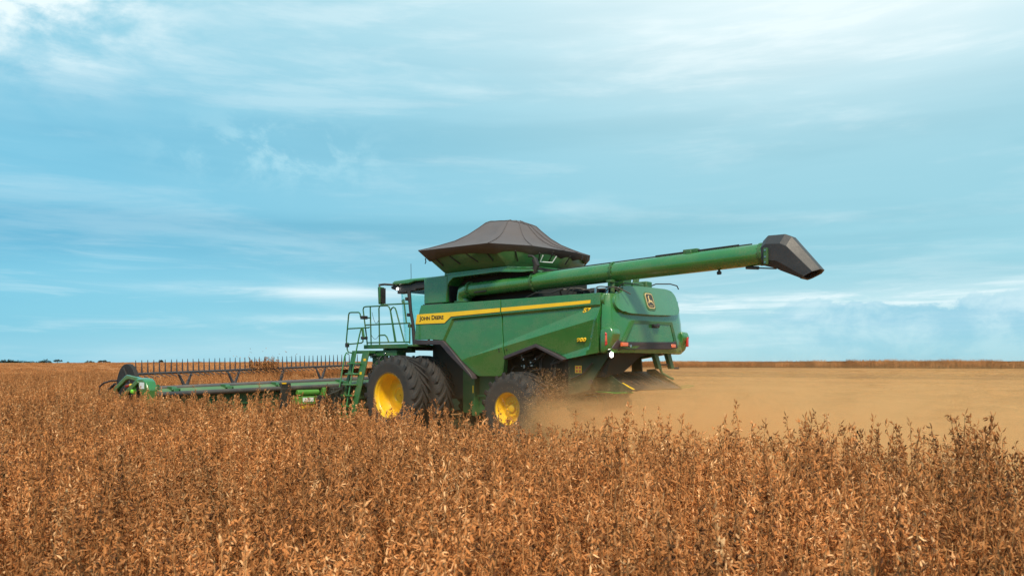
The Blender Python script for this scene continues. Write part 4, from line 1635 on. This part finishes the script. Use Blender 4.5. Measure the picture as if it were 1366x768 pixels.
for path in ([(2.19, 2.0, 2.10), (2.24, 2.03, 2.15), (2.25, 2.08, 2.05), (2.24, lz(0.85) + 0.05, 0.85), (2.24, lz(0.55) + 0.05, 0.55), (2.1, lz(0.5), 0.5)],
             [(1.50, 1.98, 2.55), (1.53, 2.0, 2.80), (1.60, 2.0, 2.82), (1.66, 2.02, 2.62), (1.74, 2.05, 2.27), (1.77, lz(0.85) + 0.05, 0.85), (1.77, lz(0.5) + 0.05, 0.5), (1.72, lz(0.5), 0.48)]):
    c = MB()
    c.tube(path, 0.020, 8)
    c.build('handrail', GREEN, lado)
c = MB()
c.box(1.40, 1.50, lz(1.95) - 0.02, lz(1.95) - 0.012, 1.78, 1.98)
c.box(1.47, 1.55, lz(1.6) - 0.02, lz(1.6) - 0.008, 1.42, 1.62)
c.split('warning_decal', DECALY, lado)
# brackets, hoses and lamp between ladder and wheel
c = MB()
c.box(0.5, 1.9, 1.35, 1.68, 2.05, 2.2)
c.prism([(1.62, 2.2), (1.30, 2.2), (1.05, 1.95), (1.2, 1.6), (1.5, 1.2), (1.62, 1.2)], 'y', 1.55, 1.62)
c.box(1.0, 1.15, 1.55, 1.62, 1.9, 2.25)
c.split('ladder_bracket', GREEN2, H, bevel=0.01)
c = MB()
random.seed(5)
for i in range(12):
    x0, z0 = rv(0.7, 1.6), rv(1.6, 2.15)
    c.hose([(x0, 1.62, z0), (x0 + rv(-0.2, 0.2), 1.76, z0 - rv(0, 0.25)), (x0 + rv(-0.3, 0.3), 1.66, z0 - rv(0.1, 0.6))], rv(0.012, 0.020), 6)
c.split('hose', TUBE, H)
c = MB()
for i in range(10):
    x0, z0 = rv(0.9, 1.5), rv(1.4, 2.1)
    c.box(x0, x0 + rv(0.03, 0.09), 1.66, 1.70 + rv(0, 0.06), z0, z0 + rv(0.03, 0.09))
c.split('valve', CHROME, H, bevel=0.01)
c = MB()
c.prism([(1.35, 1.45), (1.05, 1.30), (0.9, 0.95), (1.3, 0.85), (1.7, 1.0)], 'y', 1.2, 1.45)
c.build('gearbox', LGREEN, H, bevel=0.03)
c = MB()
c.lathe([(0, 0.07), (0.03, 0.07), (0.05, 0.04)], (1.60, 2.0, 1.35), 'y', 20)
c.build('access_lamp', LIME, H)
# feeder house
c = MB()
c.prism([(0.2, 2.0), (0.2, 1.15), (2.4, 0.35), (2.5, 1.05)], 'y', -0.85, 0.85)
c.build('feeder_house', GREEN2, H, bevel=0.02)

# ---- wheels
def wheel(cx_, cyo, cz_, Rt, rr, W, sg, nl, name, dish, toe):
    """cyo: outer face of the tyre; sg: +1 left"""
    w = bpy.data.objects.new(name, None)
    COL.objects.link(w)
    w.parent = H
    w.location = (cx_, cyo * sg, cz_)
    h = W / 2
    Rc = Rt - 0.042
    prof = [(0.0, rr), (0.004, rr + 0.015), (-0.0, rr * 1.12), (0.018, (rr + Rc) / 2), (0.012, Rc - 0.12), (-0.02, Rc - 0.06), (-0.07, Rc - 0.022), (-h * 0.6, Rc - 0.004), (-h, Rc),
            (-2 * h + h * 0.6, Rc - 0.004), (-2 * h + 0.07, Rc - 0.022), (-2 * h + 0.02, Rc - 0.06), (-2 * h - 0.012, Rc - 0.12), (-2 * h - 0.018, (rr + Rc) / 2), (-2 * h, rr)]
    c = MB()
    c.lathe(prof, (0, 0, 0), 'y', 64, False)
    # lugs, a chevron each side
    for s in (1, -1):
        for k in range(nl):
            a0 = 2 * math.pi * (k + (0.5 if s < 0 else 0)) / nl
            rings = []
            for t in (0.0, 0.3, 0.62, 0.86, 1.0, 1.10):
                ax_ = s * (0.01 + t * (h - 0.012)) if t <= 1 else s * (h + 0.012)
                ang = a0 + 0.36 * t ** 0.8 * (1 if t <= 1 else 0.98)
                rtop = Rt - 0.006 * t * t - (0.012 if t == 1.0 else 0) - (0.13 if t > 1.05 else 0)
                rbot = Rc - 0.05 - (0.10 if t > 1.05 else 0)
                hw = (0.034 + 0.014 * t) / Rt
                q = []
                for rad, da in ((rbot, -hw * 1.35), (rtop, -hw), (rtop, hw), (rbot, hw * 1.35)):
                    q.append((rad * math.cos(ang + da) * 1, -h + ax_, rad * math.sin(ang + da)))
                rings.append(q)
            c.loft(rings)
    t_ = c.build('tyre', RUBBER, w, mirror=sg < 0, angle=38)
    c = MB()
    r = rr
    prof = [(-W + 0.05, r * 0.97), (-W + 0.05, r * 0.90), (-dish - 0.03, r * 0.88), (-dish - 0.03, 0.02), (-dish, 0.02), (-dish, r * 0.30), (-dish + 0.03, r * 0.34), (-dish + 0.03, r * 0.52), (-dish, r * 0.60), (-dish, r * 0.80),
            (-dish + 0.09, r * 0.875), (-0.10, r * 0.89), (-0.075, r * 0.93), (-0.03, r * 0.945), (-0.012, r * 0.99), (0.006, r * 1.035), (-0.006, r * 1.04), (-0.03, r * 1.0)]
    c.lathe(prof, (0, 0, 0), 'y', 64, False)
    rim_ = c.build('rim', YELLOW, w, mirror=sg < 0, angle=35)
    c = MB()
    for k in range(10):
        a = 2 * math.pi * k / 10
        c.lathe([(0, 0.022), (0.03, 0.022), (0.032, 0.012)], (math.cos(a) * r * 0.43, -dish + 0.03, math.sin(a) * r * 0.43), 'y', 8)
    c.lathe([(0, 0.09), (0.06, 0.085), (0.07, 0.05)], (0, -dish, 0), 'y', 20)
    if name != 'front_wheel':
        c.build('hub', YELLOW, w, mirror=sg < 0)
    else:
        c.b.free()
    # one dry stalk caught on the rear rim is left to the chaff
    w.rotation_euler = (0, rv(0, 0.2), toe)
    return w


for sg in (1, -1):
    wheel(0, 2.35, 1.03, 1.03, 0.575, 0.55, sg, 22, 'front_wheel', 0.38, 0)
    wheel(0, 1.54, 1.03, 1.03, 0.575, 0.55, sg, 22, 'inner_front_wheel', 0.10, 0)
    wheel(-3.70, 1.93, 0.83, 0.83, 0.365, 0.66, sg, 20, 'rear_wheel', 0.20, 0)
c = MB()
c.tube([(0, -1.7, 1.03), (0, 1.7, 1.03)], 0.16, 16)
c.tube([(-3.70, -1.4, 0.90), (-3.70, 1.4, 0.90)], 0.13, 16)
c.box(-4.0, -3.3, -0.6, 0.6, 0.85, 1.25)
c.split('axle', DARK, H)

# ---- header
def hz(y):
    """the header droops slightly towards its ends"""
    return -0.0195 * abs(y)


hd = MB()
for s in (1, -1):
    ys_ = (0, 7.15 * s)
    hd.loft([[(2.48, y, 0.35), (2.54, y, 0.35), (2.54, y, 1.36 + hz(y)), (2.48, y, 1.30 + hz(y))] for y in ys_])
HD = hd.build('header', mat('header_back', (0.018, 0.085, 0.028), 0.6, dirt=0.35), H)
for s in (1, -1):
    c = MB()
    c.loft([[(2.38, y, 1.335 + hz(y)), (2.40, y, 1.315 + hz(y)), (2.70, y, 1.375 + hz(y)), (2.70, y, 1.395 + hz(y))] for y in (0.25 * s, 7.15 * s)])
    c.build('beam_cover', mat('dusty_green', (0.075, 0.17, 0.065), 0.6, dirt=0.5, dirtcol=(0.30, 0.24, 0.16)), HD)
    c = MB()
    c.tube([(2.36, 0.25 * s, 1.275 + hz(0.25)), (2.36, 7.15 * s, 1.275 + hz(7.15))], 0.062, 14)
    c.build('beam_tube', TUBE, HD)
    c = MB()
    c.tube([(2.80, 0.2 * s, 1.40 + hz(0)), (2.80, 7.15 * s, 1.40 + hz(7.15))], [0.085, 0.055], 14)
    c.build('top_tube', mat('grey_tube', (0.085, 0.08, 0.085), 0.5, dirt=0.4), HD)
    c = MB()
    for yb in np.arange(0.9, 7.1, 0.62):
        y = yb * s
        c.box(2.41, 2.479, y - 0.04, y + 0.04, 0.35, 1.22 + hz(y))
    for z_ in (0.45, 0.85):
        c.loft([[(2.44, y, z_), (2.479, y, z_), (2.479, y, z_ + 0.05), (2.44, y, z_ + 0.05)] for y in (0.6 * s, 7.1 * s)])
    c.build('back_rib', MATS['header_back'], HD)  # ribs take the darker green to paint in the shadow they stand in
    for yb in (6.68, 5.37, 4.0, 2.01):
        y = yb * s
        c = MB()
        c.prism([(2.32, 1.27 + hz(y)), (2.36, 1.37 + hz(y)), (2.50, 1.44 + hz(y)), (2.74, 1.44 + hz(y)), (2.70, 1.38 + hz(y)), (2.45, 1.34 + hz(y))], 'y', y - 0.06, y + 0.06)
        c.tube([(2.40, y - 0.1, 1.37 + hz(y)), (2.40, y + 0.1, 1.37 + hz(y))], 0.035, 10)
        c.build('beam_bracket', GREEN2, HD, bevel=0.01)
    # draper deck
    c = MB()
    c.prism([(2.55, 0.45), (2.55, 0.40), (4.30, 0.10), (4.45, 0.06), (4.45, 0.10), (4.30, 0.16)], 'y', 0.9 * s, 7.2 * s)
    c.build('draper_belt', BLACK, HD)
    c = MB()
    for y in np.arange(0.1, 7.2, 0.152):
        c.prism([(4.44, 0.06), (4.62, 0.075), (4.44, 0.09)], 'y', y * s - 0.012, y * s + 0.012)
    c.build('cutter_bar', STEEL, HD)
    # end shield
    c = MB()
    box = [(2.40, 1.525), (2.06, 1.515), (1.92, 1.45), (1.80, 1.27), (1.82, 1.14), (1.90, 0.40), (2.30, 0.30), (2.20, 1.16)]
    c.loft([[(x, 7.34 * s, z) for x, z in box], [(x, 7.50 * s, z) for x, z in box], [(x * 0.96 + 0.08, 7.56 * s, z * 0.96 + 0.045) for x, z in box]])
    es = c.build('end_shield', GREEN, HD, bevel=0.02)
    c = MB()
    c.prism([(2.40, 1.53), (3.05, 1.59), (3.18, 1.55), (3.80, 1.28), (4.60, 0.55), (4.45, 0.50), (3.62, 1.24), (3.10, 1.46), (2.95, 1.49), (2.36, 1.44)], 'y', 7.44 * s, 7.52 * s)
    c.build('shield_arm', GREEN, es, bevel=0.015)
    c = MB()
    c.prism([(2.36, 1.50), (2.28, 1.42), (3.42, 0.92), (3.70, 0.45), (3.85, 0.45), (3.50, 1.02)], 'y', 7.48 * s, 7.57 * s)
    c.build('shield_brace', GREEN, es, bevel=0.012)
    c = MB()
    c.prism([(2.3, 0.30), (4.9, 0.10), (5.1, 0.25), (4.5, 0.55), (3.3, 1.05), (2.35, 1.30)], 'y', 7.30 * s, 7.42 * s)
    c.build('end_sheet', BLACK, es, bevel=0.01)
    c = MB()
    c.box(1.98, 2.22, 7.563 * s - 0.004, 7.563 * s + 0.003, 1.29, 1.43)
    c.build('label_plate', WHITE, es)
    c = MB()
    c.lathe([(-0.02, 0.065), (0.05, 0.06), (0.075, 0.035)], (2.66, 7.50 * s, 1.22), 'y', 18)
    c.build('marker_lamp', LIME, es)
    c = MB()
    c.tube([(2.95, 7.43 * s, 1.36), (3.30, 7.43 * s, 1.32)], 0.035, 10)
    c.build('red_hose', REDL, es)
    c = MB()
    c.tube([(2.88, 7.46 * s, 1.345), (2.98, 7.46 * s, 1.35)], 0.037, 10)
    c.build('yellow_cap', DECALY, es)
    c = MB()
    c.tube([(4.60, 7.5 * s, 0.95), (4.74, 7.52 * s, 1.12), (4.70, 7.52 * s, 1.28), (4.50, 7.5 * s, 1.37), (4.10, 7.48 * s, 1.43), (3.9, 7.40 * s, 1.44)], 0.020, 8)
    c.tube([(4.55, 7.5 * s, 0.92), (4.35, 7.48 * s, 1.18), (3.95, 7.44 * s, 1.36)], 0.03, 8)
    c.split('divider_rod', BLACK, es)
    c = MB()
    c.loft([[(4.4, 7.35 * s, 0.3), (4.4, 7.55 * s, 0.3), (4.5, 7.55 * s, 1.08), (4.5, 7.40 * s, 1.08)], [(5.3, 7.45 * s, 0.12), (5.3, 7.50 * s, 0.12), (5.3, 7.50 * s, 0.2), (5.3, 7.45 * s, 0.2)]])
    c.build('crop_divider', GREEN2, es, bevel=0.01)
    # drive unit by the middle of the left wing
c = MB()
c.tube([(2.30, 2.90, 1.08), (2.30, 3.55, 1.08)], 0.075, 14)
c.box(2.20, 2.45, 2.75, 3.62, 0.78, 0.98)
c.box(2.22, 2.45, 2.70, 2.78, 0.78, 1.2)
c.build('drive_unit', LGREEN, HD, bevel=0.012)
c = MB()
c.box(2.188, 2.199, 3.12, 3.44, 0.84, 0.95)
c.build('label_plate', WHITE, HD)
c = MB()
c.lathe([(-0.06, 0.15), (0.0, 0.15), (0.01, 0.06)], (2.18, 2.92, 0.86), 'x', 24)
c.build('pulley', BLACK, HD)
c = MB()
c.box(2.16, 2.40, 3.05, 3.5, 0.66, 0.74)
c.build('yellow_guard', YELLOW, HD, bevel=0.012)
c = MB()
c.box(2.10, 2.45, 2.2, 2.55, 0.5, 1.2)
c.tube([(2.15, 2.6, 1.1), (2.05, 2.4, 0.9), (2.15, 2.1, 0.8)], 0.03, 8)
c.tube([(2.15, 2.7, 1.0), (2.0, 2.5, 1.1), (2.1, 2.3, 1.15)], 0.025, 8)
c.box(2.30, 2.46, 3.72, 4.02, 0.5, 1.34)
c.split('hose_bundle', DARK, HD, bevel=0.02)
c = MB()
c.box(2.30, 2.34, 3.86, 3.98, 1.30, 1.35)
c.build('yellow_clip', DECALY, HD)

# reel: tube, spiders and six bats set with steel fingers
RX, RZ, RRAD = 3.92, 1.05, 0.62


def rz(y):
    return 0.145 - 0.032 * abs(y)


BATM = mat('reel_steel', (0.055, 0.050, 0.055), 0.5, dirt=0.35, dirtcol=(0.15, 0.10, 0.07))
for s in (1, -1):
    c = MB()
    c.tube([(RX, 0.3 * s, RZ + rz(0.3)), (RX, 7.1 * s, RZ + rz(7.1))], 0.07, 14)
    c.build('reel_tube', BATM, HD)
    for k in range(5):
        a = R((91, 172, 236, 304, 8)[k])
        ca, sa = math.cos(a), math.sin(a)
        c = MB()
        ex_, ez_ = RX + ca * RRAD, RZ + sa * RRAD
        c.tube([(ex_, 0.35 * s, ez_ + rz(0.35)), (ex_, 7.1 * s, ez_ + rz(7.1))], 0.030, 8)
        for y in np.arange(0.45, 7.08, 0.142):
            yy_ = y * s
            z_ = ez_ + rz(y)
            wob = rv(-0.012, 0.012)
            c.tube([(ex_, yy_, z_), (ex_ + ca * 0.16 + wob, yy_, z_ + sa * 0.16), (ex_ + ca * 0.335 + wob * 2, yy_, z_ + sa * 0.335)], [0.022, 0.017, 0.007], 5, False)
            c.tube([(ex_, yy_ + 0.02, z_ - 0.01), (ex_ - 0.10 * sa, yy_ - 0.10, z_ - 0.095)], 0.011, 4, False)
        c.build('reel_bat', BATM, HD)
    for yv in (5.76, 4.45, 3.08, 1.73):
        c = MB()
        for k in range(5):
            a = R((91, 172, 236, 304, 8)[k])
            for dy in ((-0.16, 0.20) if yv != 3.08 else (0.12, -0.10)):
                y = (yv + dy) * s
                if yv == 3.08 and dy > 0:
                    y = (yv - 0.14) * s
                c.tube([(RX + math.cos(a) * 0.2, yv * s, RZ + rz(yv) + math.sin(a) * 0.2), (RX + math.cos(a) * RRAD, y, RZ + rz(yv) + math.sin(a) * RRAD)], [0.05, 0.026], 6)
        c.tube([(RX, yv * s - 0.03, RZ + rz(yv)), (RX, yv * s + 0.03, RZ + rz(yv))], 0.22, 10)
        c.build('reel_spider', BATM, HD)
    c = MB()
    cz_ = RZ + rz(7.15)
    disc = []
    for k in range(28):
        a = 2 * math.pi * k / 28
        rad = 0.62 if 0.05 < math.sin(a) else 0.56
        disc.append((RX + rad * math.cos(a), 1.22 + rad * math.sin(a)))
    c.prism(disc, 'y', 7.10 * s, 7.20 * s)
    c.tube([(RX, 7.2 * s, 1.22), (RX, 7.3 * s, 1.22)], 0.16, 16)
    c.tube([(RX - .55, 7.22 * s, 1.0), (RX - .25, 7.22 * s, 1.42), (RX + 0.1, 7.22 * s, 1.74)], 0.028, 8)
    c.build('reel_end_disc', mat('disc_black', (0.018, 0.014, 0.013), 0.7, dirt=0.4, dirtcol=(0.06, 0.045, 0.035)), HD, bevel=0.02)
    c = MB()
    c.loft([[(2.6, 7.02 * s, 1.36), (2.6, 6.96 * s, 1.36), (2.6, 6.96 * s, 1.26), (2.6, 7.02 * s, 1.26)], [(RX, 7.05 * s, 1.24), (RX, 7.0 * s, 1.24), (RX, 7.0 * s, 1.14), (RX, 7.05 * s, 1.14)]])
    c.build('reel_arm', GREEN2, HD, bevel=0.006)


# ================================================================== LOOSE STUFF IN THE AIR
def chaff():
    r = Raw()
    random.seed(3)
    for i in range(19000):
        q = random.random()
        if q < 0.66:       # plume thrown up behind the rear wheel
            t = random.random()
            x = -4.70 - t * 0.30 + random.gauss(0, 0.19)
            y = 1.85 + random.gauss(0, 0.22)
            z = 0.35 + abs(random.gauss(0, 0.60)) + 0.15 * t
            if z > 1.75:
                continue
        elif q < 0.9:
            x = -5.4 + random.gauss(0, 0.6)
            y = 1.7 + random.gauss(0, 0.5)
            z = 0.4 + abs(random.gauss(0, 0.32))
        else:
            x = rv(-7.5, -4)
            y = rv(0.5, 2.5)
            z = rv(0.3, 1.5)
        d = Vector((rv(-1, 1), rv(-1, 1), rv(-1, 1))).normalized()
        p = Vector((x, y, z))
        if random.random() < 0.25:
            r.bar(p, p + d * rv(0.02, 0.06), rv(0.001, 0.0022), 1)
        else:
            r.leaf(p, d, rv(0.008, 0.032), rv(0.003, 0.009), 0)
    for i in range(3800):
        t = random.random() ** 1.4
        p = Vector((-6.3 - 4.5 * t + random.gauss(0, 0.25), random.gauss(0.2, 0.7 + 1.6 * t), 1.15 - 0.75 * t + random.gauss(0, 0.16 + 0.1 * t)))
        if p.z < 0.1:
            continue
        d = Vector((rv(-1, 1), rv(-1, 1), rv(-1, 1))).normalized()
        if random.random() < 0.3:
            r.bar(p, p + d * rv(0.02, 0.06), rv(0.001, 0.0022), 1)
        else:
            r.leaf(p, d, rv(0.008, 0.03), rv(0.003, 0.009), 0)
    # a dry stalk caught on the rear rim
    r.bar(Vector((-3.80, 1.99, 0.72)), Vector((-3.62, 2.02, 1.08)), 0.006, 1)
    r.bar(Vector((-3.74, 2.00, 0.90)), Vector((-3.88, 2.02, 1.04)), 0.004, 1)
    me = r.mesh('flying_chaff', [CHAFFM, STEMM])
    o = bpy.data.objects.new('flying_chaff', me)
    COL.objects.link(o)
    o['kind'] = 'stuff'
    o['label'] = 'brown chaff and pod bits flying up behind the rear wheel'
    o['category'] = 'chaff'


CHAFFM = crop_material('chaff_bits', (0.07, 0.035, 0.018), (0.26, 0.15, 0.075), (0.60, 0.40, 0.21), 0.1)
chaff()

# stalks riding over the reel
r = Raw()
random.seed(9)
for i in range(34):
    y0 = rv(3.2, 4.0)
    base = Vector((RX - 0.15 + rv(-0.1, 0.2), y0, 1.68 + rv(-0.1, 0.10)))
    d = Vector((rv(-0.2, 0.2), rv(-0.45, 0.45), 1)).normalized()
    L = rv(0.14, 0.34)
    for s_ in range(1):
        r.bar(base, base + d * L, 0.005, 1)
        for j in range(9):
            p = base + d * (L * rv(0.2, 1.0))
            q = Vector((rv(-1, 1), rv(-1, 1), rv(-0.6, 1))).normalized()
            r.pod(p, q, rv(0.04, 0.075), rv(0.007, 0.012), rv(-.3, .3))
for i in range(420):
    p = Vector((RX + rv(-0.25, 0.2), 3.55 + random.gauss(0, 0.20), 1.78 + random.gauss(0, 0.07)))
    q = Vector((rv(-1, 1), rv(-1, 1), rv(-1, 1))).normalized()
    r.pod(p, q, rv(0.04, 0.07), 0.009, 0.2)
for i in range(110):
    p = Vector((RX + rv(-0.25, 0.2), rv(3.0, 3.5), 1.25 + rv(0, 0.5)))
    q = Vector((rv(-1, 1), rv(-1, 1), rv(-1, 1))).normalized()
    r.pod(p, q, rv(0.04, 0.07), 0.009, 0.2)
for i in range(22):
    p = Vector((RX + rv(-0.3, 0.2), rv(2.6, 4.6), rv(1.95, 2.25)))
    q = Vector((rv(-1, 1), rv(-1, 1), rv(-1, 1))).normalized()
    r.pod(p, q, rv(0.04, 0.06), 0.008, 0.2)
me = r.mesh('lifted_stalks', [CROPM, STEMM])
o = bpy.data.objects.new('lifted_stalks', me)
COL.objects.link(o)
o['kind'] = 'stuff'
o['label'] = 'tangled soybean stalks and pods carried over the dark reel'
o['category'] = 'crop'


# ---- dust: low tan cloud trailing behind the machine
def dust():
    b = MB()
    x0, x1, y0, y1, z0, z1 = -30.0, 6.0, -48.0, 7.6, -0.1, 2.4
    b.box(x0, x1, y0, y1, z0, z1)
    m = bpy.data.materials.new('dust')
    m.use_nodes = True
    n = N(m.node_tree)
    n.n.clear()
    out = n.new('ShaderNodeOutputMaterial')
    pv = n.new('ShaderNodeVolumePrincipled')
    pv.inputs['Color'].default_value = (1.0, 0.65, 0.32, 1)
    pv.inputs['Anisotropy'].default_value = 0.2
    tc = n.new('ShaderNodeTexCoord')
    v = tc.outputs['Object']
    sep = n.new('ShaderNodeSeparateXYZ')
    n.l.new(v, sep.inputs[0])
    x, y, z = sep.outputs
    nz = n.noise(n.mapping(v, scale=(0.62, 0.75, 1.0)), 1.0, 6, 0.62, 0.9)
    # the cloud is thickest low down right behind the chopper and thins out backwards
    h = n.math('DIVIDE', z, n.math('ADD', 0.12, n.math('MULTIPLY', nz, 1.75)))
    vert = n.math('POWER', 2.718, n.math('MULTIPLY', n.math('MULTIPLY', h, h), -1.4))
    along = n.math('MULTIPLY', n.maprange(x, -19.0, -7.0, 0.02, 1.0), n.maprange(x, -4.7, -6.6, 0.0, 1.0))
    side = n.math('SUBTRACT', y, n.math('ADD', 2.2, n.math('MULTIPLY', n.math('SUBTRACT', -5.0, x), 0.55)))
    across = n.math('MULTIPLY', n.math('MULTIPLY', n.maprange(y, 7.5, 6.2), n.maprange(side, 1.2, -1.2)), n.maprange(y, -8.8, -3.0))
    dens = n.math('MULTIPLY', n.math('MULTIPLY', vert, along), n.math('MULTIPLY', across, n.maprange(nz, 0.45, 0.57, 0.02, 1.4)))
    # the core blown out under the hood and off the rear wheel
    dx = n.math('DIVIDE', n.math('ADD', x, 6.9), 2.3)
    dy = n.math('DIVIDE', n.math('SUBTRACT', y, 0.6), 2.0)
    dz = n.math('DIVIDE', n.math('SUBTRACT', z, 0.40), 0.60)
    d2 = n.math('ADD', n.math('MULTIPLY', dx, dx), n.math('ADD', n.math('MULTIPLY', dy, dy), n.math('MULTIPLY', dz, dz)))
    core = n.math('MULTIPLY', n.math('POWER', 2.718, n.math('MULTIPLY', d2, -1.0)), n.maprange(nz, 0.43, 0.56, 0.04, 2.0))
    dens = n.math('ADD', dens, n.math('MULTIPLY', core, 2.2))
    dens = n.math('MULTIPLY', dens, n.math('MULTIPLY', n.maprange(z, 2.08, 1.5), n.maprange(x, -4.3, -5.4)))
    # thin veil hanging over the whole cut land
    veil = n.math('MULTIPLY', n.math('MULTIPLY', n.maprange(z, 2.35, 0.6), n.maprange(nz, 0.35, 0.65, 0.4, 1.4)), n.math('MULTIPLY', n.math('MULTIPLY', n.maprange(y, -47.5, -30.0), n.maprange(y, 7.5, 4.0)), n.math('MULTIPLY', n.maprange(x, 5.5, -6.0), n.maprange(x, -29.5, -20.0))))
    dens = n.math('ADD', n.math('MULTIPLY', dens, 1.0), n.math('MULTIPLY', veil, 0.011))
    n.l.new(dens, pv.inputs['Density'])
    n.l.new(pv.outputs[0], out.inputs['Volume'])
    o = b.build('dust_cloud', m)
    o['kind'] = 'stuff'
    o['label'] = 'low tan dust cloud trailing behind the combine over the stubble'
    o['category'] = 'dust'


dust()
